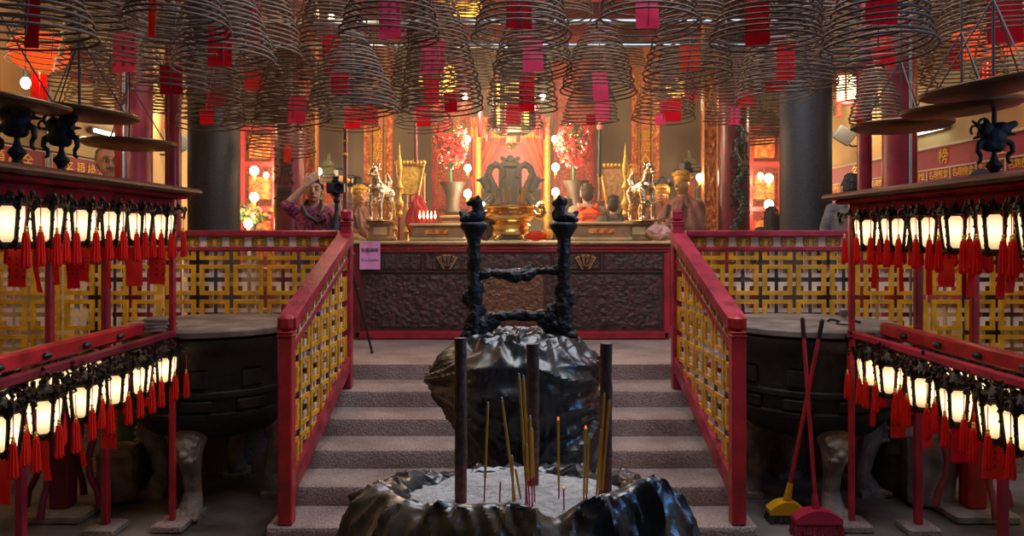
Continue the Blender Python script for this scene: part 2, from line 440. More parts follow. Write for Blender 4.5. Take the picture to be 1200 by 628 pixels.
# ---------------------------------------------------------------- lattice work
def clip_poly(poly, clip):
    """Sutherland-Hodgman, clip is convex and counter-clockwise"""
    out = poly
    for i in range(len(clip)):
        a = clip[i]; b = clip[(i + 1) % len(clip)]
        def side(p): return (b[0] - a[0]) * (p[1] - a[1]) - (b[1] - a[1]) * (p[0] - a[0])
        inp = out; out = []
        for j in range(len(inp)):
            p, q = inp[j], inp[(j + 1) % len(inp)]
            sp, sq = side(p), side(q)
            if sp >= 0: out.append(p)
            if (sp >= 0) != (sq >= 0):
                t = sp / (sp - sq)
                out.append((p[0] + (q[0] - p[0]) * t, p[1] + (q[1] - p[1]) * t))
        if len(out) < 3: return []
    return out
def rings(mb, clip, pu, pv, ou, ov, su, sv, th, y0, y1, M=None, links=True):
    us = [c[0] for c in clip]; vs = [c[1] for c in clip]
    i0, i1 = int((min(us) - ou) // pu) - 1, int((max(us) - ou) // pu) + 2
    j0, j1 = int((min(vs) - ov) // pv) - 1, int((max(vs) - ov) // pv) + 2
    def rect(a, b, c, d):
        p = clip_poly([(a, b), (c, b), (c, d), (a, d)], clip)
        if len(p) >= 3: mb.prism(p, y0, y1, M)
    for i in range(i0, i1):
        for j in range(j0, j1):
            cu, cv = ou + i * pu, ov + j * pv; a, b = su / 2, sv / 2
            rect(cu - a, cv - b, cu + a, cv - b + th); rect(cu - a, cv + b - th, cu + a, cv + b)
            rect(cu - a, cv - b + th, cu - a + th, cv + b - th); rect(cu + a - th, cv - b + th, cu + a, cv + b - th)
def meander(mb, cu, cv, w, h, y, M):
    """gold fret plate: two square spirals side by side"""
    mb.m = 0; mb.prism([(cu - w / 2, cv - h / 2), (cu + w / 2, cv - h / 2), (cu + w / 2, cv + h / 2), (cu - w / 2, cv + h / 2)], y - .004, y, M)
    mb.m = 1; t = h * .13
    def bar(a, b, c, d): mb.prism([(cu + a * w, cv + b * h), (cu + c * w, cv + b * h), (cu + c * w, cv + d * h), (cu + a * w, cv + d * h)], y - .010, y - .003, M)
    for s in (-1, 1):
        q = lambda a, b, c, d: bar(min(a * s, c * s), b, max(a * s, c * s), d)
        q(.05, .34, .48, .48); q(.42, -.48, .48, .48); q(.14, -.48, .48, -.34); q(.14, -.48, .20, .16); q(.14, .02, .34, .16); q(.28, -.2, .34, .16)
GP = mat('meander_ground', (0.72, 0.42, 0.05), .5, var=.25, vscale=20); GB = mat('meander_gold', (0.30, 0.15, .01), .45, var=.2)

mb = MB(); meander(mb, 0, 0, .118, .066, -.009, None); FRET = mb.mesh('gold_fret', [GP, GB], False)
def lattice_fence(x0, x1, y, label, ou):
    t = thing('lattice_fence', label, 'fence', ((x0 + x1) / 2, y, PZ), group='lattice fences along the platform edge')
    c = (x0 + x1) / 2; a, b = x0 - c, x1 - c
    def B(zc, h, dep, name, m):
        mb = MB(); mb.bbox((0, 0, zc), (b - a, dep, h), .008); return mb.build(name, m, t)
    B(1.11, .05, .11, 'handrail', REDP); B(.985, .036, .07, 'middle_rail', REDP); B(.04, .08, .08, 'bottom_rail', REDP)
    mb = MB(); mb.box((0, .006, 1.045), (b - a, .03, .085)); mb.build('fret_band', WHT, t)
    u = ou - c
    k = int((a - u) / .18) - 1
    while u + k * .18 < b - .07:
        if u + k * .18 > a + .06:
            o = bpy.data.objects.new('gold_fret', FRET); COL.objects.link(o); o.parent = t; o.location = (u + k * .18, 0, 1.045)
        k += 1
    clip = [(a, .08), (b, .08), (b, .967), (a, .967)]
    mb = MB(); rings(mb, clip, .272, .283, ou - c, 1.517 - PZ, .236, .245, .033, -.022, .003); mb.build('yellow_fretwork', YEL, t, smooth=False)
    mb = MB(); rings(mb, clip, .272, .283, ou - c + .136, 1.517 - PZ + .1415, .236, .245, .033, .003, .024); mb.build('cream_fretwork', WHT, t, smooth=False)
    return t
lattice_fence(-HW + .02, -1.40, 6.2, 'yellow and cream lattice fence below the photographer, on the pink notice side of the stairs', -2.397)
lattice_fence(1.40, HW - .02, 6.2, 'yellow and cream lattice fence behind the crossed brooms', 1.867)

def stair_railing(s, label):
    y0, y1 = 4.66, 6.14
    x0, x1 = s * 1.367, s * 1.322
    t = thing('stair_railing', label, 'railing', (x0, y0, .13), group='stair railings')
    L = math.hypot(y1 - y0, x1 - x0); ang = math.atan2(y1 - y0, x1 - x0)
    M = Matrix.Rotation(ang, 4, 'Z')                 # local x runs up the stairs
    zt0, zt1 = 1.375 - .13, 1.905 - .13              # underside reference lines, at bottom post and at top post
    def beam(f0, f1, w, name, m, e=0.0):
        mb = MB(); mb.xf = M
        a, b = .0, L
        mb.prism([(a, zt0 + f0), (b, zt1 + f0), (b, zt1 + f1), (a, zt0 + f1)], -w / 2, w / 2)
        return mb.build(name, m, t, smooth=False)
    beam(-.075, .0, .115, 'handrail', REDP)
    beam(-.19, -.075, .03, 'fret_band', WHT)
    beam(-.222, -.19, .055, 'middle_rail', REDP)
    beam(-1.10, -.98, .075, 'bottom_rail', REDP)
    mb = MB(); mb.xf = M
    sl = (zt1 - zt0) / L
    SH = Matrix(((1, 0, 0, 0), (0, 1, 0, 0), (sl, 0, 1, 0), (0, 0, 0, 1)))
    n = 9
    for side in (-1, 1):
        mb.v, mb.f, mb.mi = [], [], []
        mb.xf = M @ (Matrix.Scale(-1, 4, (0, 1, 0)) if side > 0 else Matrix.Identity(4))
        meander(mb, 0, 0, .105, .075, -.015, SH)
        me = mb.mesh('gold_fret', [GP, GB], False)
        for k in range(n):
            q = .12 + k * (L - .2) / (n - 1)
            o = bpy.data.objects.new('gold_fret', me); COL.objects.link(o); o.parent = t; o.location = M @ Vector((q, 0, zt0 - .132 + sl * q))
    clip = [(0, zt0 - .98), (L, zt1 - .98), (L, zt1 - .222), (0, zt0 - .222)]
    for nm, m, off, a, b in (('yellow_fretwork', YEL, 0, .002, .014), ('cream_fretwork', WHT, .5, -.010, .002)):
        mb = MB(); mb.xf = M
        a, b = (-b, -a) if s < 0 else (a, b)          # the yellow layer faces the stairs
        rings(mb, clip, .235, .235, .1 + off * .235, .62 + off * .235, .188, .188, .029, a, b)
        mb.build(nm, m, t, smooth=False)
    for (yy, xx, zb, zt, name) in ((y0, x0, .13, 1.395, 'bottom_post'), (y1, x1, .65, 2.085, 'top_post')):
        mb = MB(); w = .088
        c = (xx - x0, yy - y0, 0); zb -= .13; zt -= .13
        h = zt - zb
        mb.bbox((c[0], c[1], (zb + zt - .1) / 2), (w, w, h - .1), .008)
        for q in (.125, .105): mb.bbox((c[0], c[1], zt - q), (w * 1.12, w * 1.12, .012), .005)
        mb.bbox((c[0], c[1], zt - .05), (w * 1.0, w * 1.0, .1), .022)
        mb.build(name, REDP if name == 'top_post' else REDR, t)
    return t
stair_railing(-1, 'red stair railing with yellow lattice beside the pink sign')
stair_railing(1, 'red stair railing with yellow lattice beside the crossed brooms')

# ---------------------------------------------------------------- altar table at the head of the stairs
def altar_table():
    y0, w = 8.05, 1.66
    t = thing('altar_table', 'long dark carved altar table across the head of the stairs', 'table', (0, y0, PZ))
    H = 1.03
    mb = MB(); mb.bbox((0, .45, H - .012), (2 * w + .1, 1.0, .03), .008)
    for s in (-1, 1):                                  # upturned ends
        mb.grid(lambda u, v, s=s: (s * (w - .03 + .17 * u), -.02 + .97 * v, H + .01 + .075 * u * u), 8, 4)
        mb.grid(lambda u, v, s=s: (s * (w - .03 + .17 * u), -.02 + .97 * v, H - .03 + .085 * u * u), 8, 4)
        pr = [(s * (w - .03 + .17 * k / 7), H + .01 + .075 * (k / 7) ** 2) for k in range(8)] + [(s * (w - .03 + .17 * k / 7), H - .03 + .085 * (k / 7) ** 2) for k in range(7, -1, -1)]
        mb.prism(pr, -.03, .95)
    mb.build('tabletop', WOODL, t)
    mb = MB()
    for z, dep, h in ((H - .045, .04, .028), (H - .07, .06, .026), (H - .10, .045, .03)): mb.bbox((0, .03 - dep / 2 + .01, z), (2 * w, dep, h), .009)
    mb.build('cornice_moulding', RED, t)
    mb = MB(); mb.box((0, .46, .47), (2 * w - .04, .86, .9)); mb.build('body', TABLED, t, smooth=False)
    # carved relief panels
    def relief(x0, x1, z0, z1, name, m, amp, f, seed, lab=None):
        mb = MB(); nx, nz = max(8, int((x1 - x0) / .014)), max(6, int((z1 - z0) / .014))
        def fn(u, v):
            e = min(u, 1 - u, v * .8, (1 - v) * .8); k = min(1, e * 22)
            p = Vector(((x0 + (x1 - x0) * u) * f, seed, (z0 + (z1 - z0) * v) * f))
            a = noise.noise(p) * .5 + noise.noise(p * 2.3) * .45 + abs(noise.noise(p * 1.4 + Vector((9, 0, 0)))) * .7
            return (x0 + (x1 - x0) * u, .028 - k * amp * max(0, a + .25), z0 + (z1 - z0) * v)
        mb.grid(fn, nx, nz); o = mb.build(name, m, t)
        if lab: o['label'] = lab
    xs = [-1.62, -.94, -.42, .42, .94, 1.62]
    for i in range(5): relief(xs[i] + .012, xs[i + 1] - .012, .725, .905, 'frieze_panel', TABLEM, .024, 26, i * 3.3)
    for a, b in ((-1.56, -.36), (.36, 1.56)): relief(a, b, .11, .695, 'carved_panel', TABLEM, .026, 24, a * 4)
    relief(-.33, .33, .16, .69, 'scroll_panel', TABLEO, .022, 30, 2.2, 'orange-brown carved scroll panel')
    mb = MB()
    for x in xs: mb.bbox((x, .012, .815), (.016, .03, .19), .004)
    mb.bbox((0, .012, .712), (2 * w - .1, .03, .018), .005)
    mb.build('thin_frame_bead', TABLED, t)
    mb = MB(); mb.bbox((0, .012, .045), (2 * w - .02, .06, .085), .015); mb.build('bottom_rail', RED, t)
    for s in (-1, 1):
        mb = MB(); mb.bbox((s * (w - .035), .012, .46), (.07, .06, .9), .012); mb.build('corner_post', RED if s > 0 else DRED, t)
    for px in (524, 686):                              # faded gold fan of scroll plates
        cx = X(px, y0); mb = MB()
        for k, a in enumerate((-.34, -.12, .12, .34)):
            M = Matrix.Translation((cx, -.01, .73)) @ Matrix.Rotation(a, 4, 'Y')
            mb.prism([(-.018 + .05 * a, .02), (.018 + .05 * a, .02), (.034 + .08 * a, .165), (-.034 + .08 * a, .165)], -.014, .004, M)
            mb.m = 1
            mb.prism([(-.008 + .05 * a, .04), (.008 + .05 * a, .04), (.017 + .08 * a, .15), (-.017 + .08 * a, .15)], -.02, -.013, M)
            mb.m = 0
        o = mb.build('fan_ornament', [FANG, TABLEO], t); o['label'] = 'faded gold fan of scrolls'
    return t
altar_table()

# pink notice hanging from the table's left end
t = thing('pink_notice', 'pink paper notice reading Free Incense on the left end of the altar table', 'sign', (X(433.5, 8.0), 8.0, Z(299, 8.0)))
mb = MB(); mb.grid(lambda u, v: (-.108 + .216 * u, .004 * math.sin(u * 5), -.148 + .296 * v), 8, 6)
mb.grid(lambda u, v: (-.108 + .216 * u, .003 + .004 * math.sin(u * 5), -.148 + .296 * v), 8, 6)
mb.build('sheet', mat('pink_notice_paper', (.80, .32, .62), .7), t)
put_text('notice_text', '免費線香', .046, INK, t, facing((0, -.006, .05)))
put_text('notice_text', 'Free Incense', .034, INK, t, facing((0, -.006, -.048)))
# ================================================================ lantern racks
def lantern_meshes():
    Rt, Rb, z0, z1 = .082, .062, -.088, .082
    def vtx(k, R, z): a = -PI / 2 + PI / 6 + k * PI / 3; return Vector((R * math.cos(a), R * math.sin(a), z))
    fr = MB(); gl = MB()
    for k in range(6):
        a, b, c, d = vtx(k - 1, Rb, z0), vtx(k, Rb, z0), vtx(k, Rt, z1), vtx(k - 1, Rt, z1)
        def q(u, v): return (a * (1 - u) + b * u) * (1 - v) + (d * (1 - u) + c * u) * v
        nrm = (b - a).cross(d - a).normalized()
        ins = [(.26, .05), (.74, .05), (.88, .12), (.90, .86), (.74, .96), (.26, .96), (.10, .86), (.12, .12)]
        out = [(0, 0), (1, 0), (1, 0.0), (1, 1), (1, 1), (0, 1), (0, 1), (0, 0)]
        iv = [q(*p) for p in ins]; ov = [q(*p) for p in out]
        vs = [p + nrm * .004 for p in ov] + [p + nrm * .004 for p in iv] + [p - nrm * .002 for p in iv]
        fs = []
        for i in range(8):
            j = (i + 1) % 8
            fs.append((i, j, 8 + j, 8 + i)); fs.append((8 + i, 8 + j, 16 + j, 16 + i))
        fr.add(vs, fs)
        gl.add([p - nrm * .001 for p in iv], [tuple(range(8))])
        fr.tube([vtx(k, Rb * 1.06, z0 - .01), vtx(k, Rt * 1.05, z1 + .006)], .0065, 6)
        # knobs down the posts
        for t in (.15, .4, .65, .9): fr.ell(vtx(k, (Rb + (Rt - Rb) * t) * 1.1, z0 + (z1 - z0) * t), .0085, 6, 4)
        # curled arm carrying the tassel
        o = vtx(k, 1, 0)
        pts = [o * .075 + Vector((0, 0, .10)), o * .10 + Vector((0, 0, .118)), o * .122 + Vector((0, 0, .112)), o * .130 + Vector((0, 0, .095)), o * .118 + Vector((0, 0, .088)), o * .112 + Vector((0, 0, .098))]
        fr.tube(pts, [.010, .009, .008, .006, .005, .004], 6)
        fr.ell(o * .098 + Vector((0, 0, .132)), (.012, .012, .016), 6, 4)
        # lacy fringe under the bottom ring
        for t in (.0, .25, .5, .75):
            p = vtx(k, Rb, z0 - .012) * (1 - t) + vtx(k + 1, Rb, z0 - .012) * t
            fr.ell(p, (.008, .008, .012 + .006 * (t == 0)), 6, 4)
            p = vtx(k, Rt * 1.1, z1 + .022) * (1 - t) + vtx(k + 1, Rt * 1.1, z1 + .022) * t
            fr.ell(p, (.010, .010, .013 + .008 * ((t * 4) % 2)), 6, 4)
    hexa = lambda R, z: [vtx(k, R, z) for k in range(6)]
    fr.tube(hexa(Rb * 1.04, z0 - .006), .009, 6, closed=True)
    fr.tube(hexa(Rt * 1.06, z1 + .008), .011, 6, closed=True)
    fr.lathe([(.094, .090), (.066, .112), (.03, .128), (.016, .15), (.02, .158), (.006, .168)], (0, 0, 0), 6, a0=-PI / 3)
    hk = MB()
    hk.tube([(0, 0, .16), (0, 0, .178), (.012, 0, .188), (.014, 0, .20), (0, 0, .212), (-.010, 0, .205)], .0035, 6)
    hk.tube([(math.cos(a) * .012, 0, .172 + math.sin(a) * .012) for a in [i * PI / 4 for i in range(8)]], .003, 5, closed=True)
    ts = MB()
    ts.m = 1; ts.ell((0, 0, -.012), .0075, 8, 5); ts.ell((0, 0, -.026), .0085, 8, 5); ts.m = 0
    ts.tube([(0, 0, .09), (0, 0, -.01)], .0022, 5)
    def silk(u, v):
        q = [(.004, -.030), (.012, -.036), (.0125, -.055), (.0155, -.12), (.018, -.178), (.004, -.182)]; k = min(int(v * 5), 4); w = v * 5 - k
        r, z = (q[k][i] * (1 - w) + q[k + 1][i] * w for i in (0, 1)); a = 2 * PI * u
        r *= 1 + (.2 * math.cos(9 * a) if k > 1 else 0)
        return (r * math.cos(a), r * math.sin(a), z + (.006 * math.cos(5 * a + 1) if k == 4 or w == 1 and k == 3 else 0))
    ts.grid(silk, 36, 11, closeu=True)
    bl = MB(); bl.ell((0, 0, .008), (.017, .017, .024), 10, 7)
    return (fr.mesh('lantern_frame', LFRAME), gl.mesh('lantern_glass', GLASS, False), bl.mesh('lantern_bulb', BULB),
            ts.mesh('lantern_tassel', [TASS, BEAD]), hk.mesh('lantern_hook', BEAD))
LM = lantern_meshes()
WISH = ['闔家平安\n身體健康\n出入平安', '學業進步\n聰明智慧\n金榜題名', '生意興隆\n財源廣進\n萬事勝意', '福壽康寧\n家宅平安\n老少平安', '事業順利\n步步高陞\n貴人扶持']
def columns_text(w):       # written top to bottom, columns from the right
    cols = w.split('\n')[::-1]
    return '\n'.join('　'.join(c[i] for c in cols) for i in range(4))
TAGM = {}
def tag_mesh(w, h, m, curl=0.0, pivot=0.0):
    k = (round(w, 3), round(h, 3), m.name, round(curl, 2))
    if k not in TAGM:
        mb = MB()
        for e in (0, .0012):
            mb.grid(lambda u, v: (w * (u - .5) + curl * .6 * h * (1 - v) ** 2 * .3, e + curl * h * (1 - v) ** 2 * .5 + .003 * math.sin(v * 7 + u * 3), -h * (1 - v)), 5, 12)
        TAGM[k] = mb.mesh('paper_tag', m)
    return TAGM[k]
def paper_tag(parent, loc, w, h, m, rz=0.0, tilt=0.0, wish=None, curl=0.0, name='paper_tag'):
    o = bpy.data.objects.new(name, tag_mesh(w, h, m, curl)); COL.objects.link(o); o.parent = parent
    o.location = loc; o.rotation_euler = (0, tilt, rz)
    if wish is not None:
        put_text('writing', columns_text(WISH[wish % len(WISH)]), min(w / 6.2, h / 8.5) * 1.25, INK, o, facing((0, -.0045, -h * .52)), extrude=.0004, line=1.55)
    return o
def link(name, me, parent, loc=(0, 0, 0), rz=0.0):
    o = bpy.data.objects.new(name, me); COL.objects.link(o); o.parent = parent; o.location = loc; o.rotation_euler = (0, 0, rz); return o
def lantern(loc, label, group, ntass=(0, 1, 2, 3, 4, 5)):
    rz = math.atan2(-loc[0], loc[1]) * 1.0 + random.uniform(-.22, .22)
    t = thing('hanging_lantern', label, 'lantern', loc, rz, group)
    link('frame', LM[0], t); link('glass_shade', LM[1], t); link('bulb', LM[2], t); link('hook', LM[4], t)
    for k in ntass:
        a = -PI / 2 + PI / 6 + k * PI / 3
        link('tassel', LM[3], t, (.128 * math.cos(a), .128 * math.sin(a), random.uniform(-.012, .006)))
    return t

def lantern_rack(s):
    side = 'left' if s < 0 else 'right'
    xf, xc, xb = s * 2.175, s * 2.37, s * 2.57          # aisle row, middle beam, wall row
    y0, y1 = 1.4, 4.92
    t = thing('lantern_rack', 'long red two-tier lantern rack ' + ('under the two black dragon finials, beside the moustached man' if s < 0 else 'in front of the long crimson wall board'), 'rack', (xc, y1, 0), group='lantern racks')
    def L(x, y, z): return (x - xc, y - y1, z)
    zr = 2.115 if s < 0 else 2.08
    ym = (y0 + y1) / 2; ln = y1 - y0
    # roof board, two stepped mouldings and the red ceiling board under it
    mb = MB(); mb.bbox(L(s * 2.40, ym + .09, zr + .045), (.70, ln + .18, .04), .014); mb.build('roof_board', BROWN, t)
    mb = MB(); mb.bbox(L(s * 2.40, ym + .03, zr + .010), (.60, ln + .1, .03), .010); mb.build('roof_moulding', MRED, t)
    mb = MB()
    for x in (xf, xb): mb.bbox(L(x - s * .0, ym, zr - .045), (.03, ln, .075), .008)
    mb.bbox(L(xc, ym, zr - .04), (.05, ln, .04), .008)
    mb.build('upper_rail', MRED, t)
    zl = 1.245
    mb = MB(); mb.bbox(L(xf, ym, zl), (.035, ln, .05), .01); mb.build('lower_rail', DRED if s < 0 else RED, t)
    mb = MB(); mb.bbox(L(xb, ym, zl), (.035, ln, .05), .01); mb.build('lower_rail', DRED, t)
    mb = MB(); mb.bbox(L(xc, ym, zl + .035), (.06, ln - .05, .085), .012); mb.build('middle_beam', REDR, t)
    for k in range(8):
        y = y1 - .35 - k * .36
        mb = MB(); mb.ell(L(xc - s * .04, y, zl + .03), (.022, .03, .018), 10, 6); mb.cyl(L(xc - s * .01, y, zl + .03), L(xc - s * .05, y, zl + .03), .012); mb.build('knob', BLACK, t)
    for x, y, z0, z1, w, m in ((xf, y1, 0.05, zr, .036, REDR), (xb, y1 - .06, .05, zr, .045, RED), (xf, 1.7, .05, zr, .036, REDR), (xb, 1.7, .05, zr, .045, RED),
                            (xb, 4.27, zl, zr, .04, REDR), (xb, 3.80, zl, zr, .05, REDR), (xb, 3.2, zl, zr, .04, REDR), (xb, 4.02, .05, zl, .045, RED)):
        mb = MB(); mb.bbox(L(x, y, (z0 + z1) / 2), (w, w, z1 - z0), .006); mb.build('post', m, t)
    for x, y in ((xf, y1), (xb, y1 - .06), (xb, 4.02), (xf, 1.7), (xb, 1.7)):
        mb = MB(); mb.bbox(L(x, y, .026), (.2, .2, .05), .01); mb.build('foot_block', GRANITE, t)
    # curled iron bracket at the inner end of both tiers
    for z in (zr - .09, zl - .05):
        mb = MB()
        mb.tube([L(xf - s * .02, y1 - .02, z + .02), L(xf - s * .03, y1 + .06, z + .03), L(xf - s * .03, y1 + .11, z), L(xf - s * .03, y1 + .10, z - .04), L(xf - s * .03, y1 + .06, z - .03)], [.012, .012, .010, .008, .005], 8)
        mb.ell(L(xf - s * .03, y1 + .12, z + .02), (.014, .014, .02), 8, 5)
        mb.build('scroll_bracket', LFRAME, t)
    # vine-like wire garland along the hanging rails
    for z in (zl - .035,):
        mb = MB(); rnd = random.Random(5 + s)
        for x in (xf, xb):
            pts = [L(x + rnd.uniform(-.02, .02), y0 + .4 + i * .045, z + rnd.uniform(-.025, .03)) for i in range(int((ln - .4) / .045))]
            mb.tube(pts, .006, 5)
            for p in pts:
                for _ in range(2):
                    mb.ell((p[0] + rnd.uniform(-.03, .03), p[1] + rnd.uniform(-.03, .03), p[2] + rnd.uniform(-.04, .03)), (rnd.uniform(.006, .02), rnd.uniform(.006, .02), rnd.uniform(.005, .013)), 6, 4, rot=(rnd.uniform(0, 3), rnd.uniform(0, 3), 0))
        mb.build('wire_garland', LFRAME, t)
    return t
lantern_rack(-1); lantern_rack(1)
ORD = ['first', 'second', 'third', 'fourth', 'fifth', 'sixth', 'seventh']
# each row: (rack, tier, row, x, z, depths from the stair end out)
rows = [(-1, 'upper', 'aisle', 2.175, 1.928, [4.76, 4.46, 4.16, 3.87, 3.58, 3.30]),
        (-1, 'upper', 'wall', 2.57, 1.928, [4.68, 4.39, 4.08, 3.78]),
        (-1, 'lower', 'aisle', 2.175, 1.045, [4.80, 4.46, 4.20, 3.89, 3.57, 3.27]),
        (-1, 'lower', 'wall', 2.57, 1.045, [4.66, 4.40, 4.15, 3.9]),
        (1, 'upper', 'aisle', 2.175, 1.895, [4.70, 4.36, 4.04, 3.74, 3.45, 3.17]),
        (1, 'upper', 'wall', 2.57, 1.895, [4.72, 4.40, 4.05, 3.74]),
        (1, 'lower', 'aisle', 2.175, 1.055, [4.66, 4.42, 4.07, 3.76, 3.45, 3.27]),
        (1, 'lower', 'wall', 2.57, 1.055, [4.7, 4.4, 4.12, 3.88])]
# paper strips under the lanterns: (rack, tier, row, index) -> list of (dx, width, height, paper, writing, curl)
# tags: centre px, top py, bottom py, width px  -> attached to the nearest lantern of that tier
STRIPS = {(-1, 'upper'): [(185, 290, 333, 20, PAPT, 0, 0), (157, 289, 335, 19, PAPT, None, 0), (100, 287, 330, 13, PAPT, 1, 0), (84, 287, 338, 15, PAPR, 2, 0), (64, 288, 334, 8, PAPT, None, 0), (42, 290, 343, 6, PAPT, None, .35), (22, 290, 337, 23, PAPT, 3, 0), (127, 288, 338, 5, PAPT, None, .1)],
          (-1, 'lower'): [(128, 476, 525, 18, PAPT, 4, 0), (91, 491, 547, 7, PAPT, None, .2), (52, 508, 565, 9, PAPT, None, .2), (5, 530, 592, 20, PAPT, None, 0)],
          (1, 'upper'): [(1026, 294, 338, 7, PAPT, None, .1), (1055, 296, 342, 5, PAPT, None, .1), (1088, 292, 346, 7, PAPT, None, .15), (1107, 304, 337, 19, PAPT, None, 0), (1131, 292, 346, 5, PAPD, None, .15), (1143, 293, 349, 9, PAPT, None, .2), (1174, 292, 350, 9, PAPT, None, .25), (1188, 294, 343, 10, PAPT, 1, .25)],
          (1, 'lower'): [(1025, 456, 500, 6, PAPT, None, .15), (1053, 464, 512, 17, PAPT, 0, 0), (1085, 478, 526, 12, PAPT, 2, .05), (1123, 490, 542, 19, PAPR, None, 0), (1166, 505, 562, 26, PAPT, 3, 0)]}
placed = {}
for s, tier, row, x, z, ds in rows:
    rk = 'rack beside the moustached man' if s < 0 else 'rack before the crimson board'
    for i, d in enumerate(ds):
        kw = (0, 1, 2, 4, 5) if row == 'aisle' else (0, 1, 5)
        lb = '%s glowing lantern from the stair end, %s tier, %s row, %s' % (ORD[i], tier, 'aisle-side' if row == 'aisle' else 'wall-side', rk)
        t = lantern((s * x, d, z), lb, 'glowing lanterns on the racks', kw)
        placed.setdefault((s, tier), []).append(((s * x) * 900 / d + 600, d, t, row))
for (s, tier), lst in STRIPS.items():
    for (px, y0, y1, w, m, wish, curl) in lst:
        best = min(placed[(s, tier)], key=lambda q: abs(q[0] - px) + (0 if q[3] == 'aisle' else 6))
        _, d, t, _ = best
        top = P(px, y0, d); h = (y1 - y0) * d / FOC; ww = w * d / FOC
        loc = top - Vector(t.location); loc = Matrix.Rotation(-t.rotation_euler.z, 3, 'Z') @ loc
        loc.y = 0
        loc.z = max(loc.z, -.16)
        paper_tag(t, loc, ww, h, m, rz=-t.rotation_euler.z + random.uniform(-.1, .1), tilt=random.uniform(-.06, .06), wish=wish, curl=curl)

# ================================================================ ash trays and finials over the racks
def ash_tray(px, py, d, wpx, roll, label, rod_px=None):
    c = P(px, py, d); R = wpx / 2 * d / FOC
    t = thing('hanging_ash_tray', label, 'tray', c, 0, 'brass ash trays under the incense coils')
    rot = Matrix.Rotation(roll, 4, 'Y')
    mb = MB(); mb.xf = rot
    mb.lathe([(.02, -.035), (R * .5, -.03), (R * .86, -.016), (R * .985, .004), (R, .018), (R * .99, .024), (R * .965, .018), (R * .84, -.002), (R * .4, -.016), (.01, -.018)], n=56)
    mb.build('dish', BRASS, t)
    h = .42
    for k in range(3):
        a = k * 2 * PI / 3 + .5
        p = rot @ Vector((R * .8 * math.cos(a), R * .8 * math.sin(a), .0))
        mb = MB(); mb.tube([p, (0, 0, h)], .004, 6); mb.ell(p, .012, 8, 5); mb.build('hanging_wire', WIRE, t)
    mb = MB(); mb.tube([(0, 0, -.015), (0, 0, h), (0, 0, CEIL - c.z)], [.008, .006, .004], 8); mb.build('hanging_rod', WIRE, t)
    return t, c, R
tr = {}
tr[0] = ash_tray(-2, 118, 3.62, 152, math.radians(8), 'brass ash tray largest and nearest over the lantern rack beside the moustached man')
tr[1] = ash_tray(93, 134, 4.15, 131, math.radians(5), 'brass ash tray held above a dragon finial, just up from the moustached man')
tr[2] = ash_tray(151, 170, 5.1, 106, math.radians(1), 'small brass ash tray hanging right over the moustached man\'s forehead')
tr[3] = ash_tray(1056, 149, 4.85, 112, math.radians(-1), 'flat brass ash tray crossing the front of the red column, stair end of the row')
tr[4] = ash_tray(1127, 128, 4.15, 132, math.radians(-5), 'brass ash tray resting above the dragon finial before the crimson wall board')
tr[5] = ash_tray(1164, 103, 3.62, 160, math.radians(-8), 'highest and nearest brass ash tray, tilted, over the rack before the crimson board')
def finial(px, d, zbase, label, seed, top=None):
    z0 = zbase; t = thing('dragon_finial', label, 'finial', (X(px, d), d, z0), 0, 'black dragon finials on the rack roofs')
    rnd = random.Random(seed); mb = MB()
    mb.lathe([(.045, 0), (.052, .012), (.03, .03), (.018, .05), (.03, .07), (.042, .085), (.036, .10), (.022, .112), (.013, .14), (.012, .19)], n=14)
    mb.build('stem', CASTI, t)
    mb = MB()
    mb.ell((0, 0, .235), (.062, .05, .06), 12, 8); mb.ell((.03, -.01, .275), (.045, .04, .04), 12, 8); mb.ell((-.04, .0, .27), (.04, .035, .045), 12, 8)
    mb.cap((.05, -.02, .28), (.085, -.03, .30), .026, .018); mb.cap((-.03, 0, .20), (.02, 0, .19), .04, .035)
    for sg in (-1, 1):
        mb.tube([(sg * .05, 0, .22), (sg * .085, -.01, .20), (sg * .09, -.01, .16), (sg * .07, 0, .14), (sg * .072, 0, .11), (sg * .088, 0, .10)], [.018, .016, .014, .012, .011, .008], 8)
        for _ in range(4): mb.cap((sg * .03, 0, .26), (sg * rnd.uniform(.05, .10), rnd.uniform(-.05, .05), rnd.uniform(.22, .33)), .016, .007)
    o = mb.build('dragon', CASTI, t); remesh_obj(o, .0055, 2)
    mb = MB()
    mb.tube([(-.06 + .028 * math.cos(a), -.01, .30 + .03 * math.sin(a)) for a in [i * PI / 5 - 1 for i in range(9)]], .007, 7)
    mb.tube([(-.10 + .022 * math.cos(a), 0, .27 + .026 * math.sin(a)) for a in [i * PI / 5 - 1 for i in range(9)]], .006, 7)
    mb.build('curling_horn', CASTI, t)
    mb = MB(); mb.cyl((0, 0, .26), (0, 0, top - z0), .013, .011, 10); mb.build('support_rod', CASTI, t)
    return t
for px, d, b, lab, i in ((20, 3.66, 2.185, 'black cast dragon finial holding the largest ash tray, next to the nearest lanterns', 0),
                         (72, 4.05, 2.185, 'black cast dragon finial under the ash tray nearer the moustached man', 1)):
    c = tr[i][1]; dx = X(px, d) - c.x
    finial(px, d, b, lab, i, top=c.z - .028 - dx * math.tan(math.radians(8 if i == 0 else 5)))
c = tr[4][1]; finial(1165, 3.98, 2.15, 'black cast dragon finial standing before the gold lettering of the crimson board', 5, top=c.z - .02 + (X(1165, 3.98) - c.x) * math.tan(math.radians(5)))

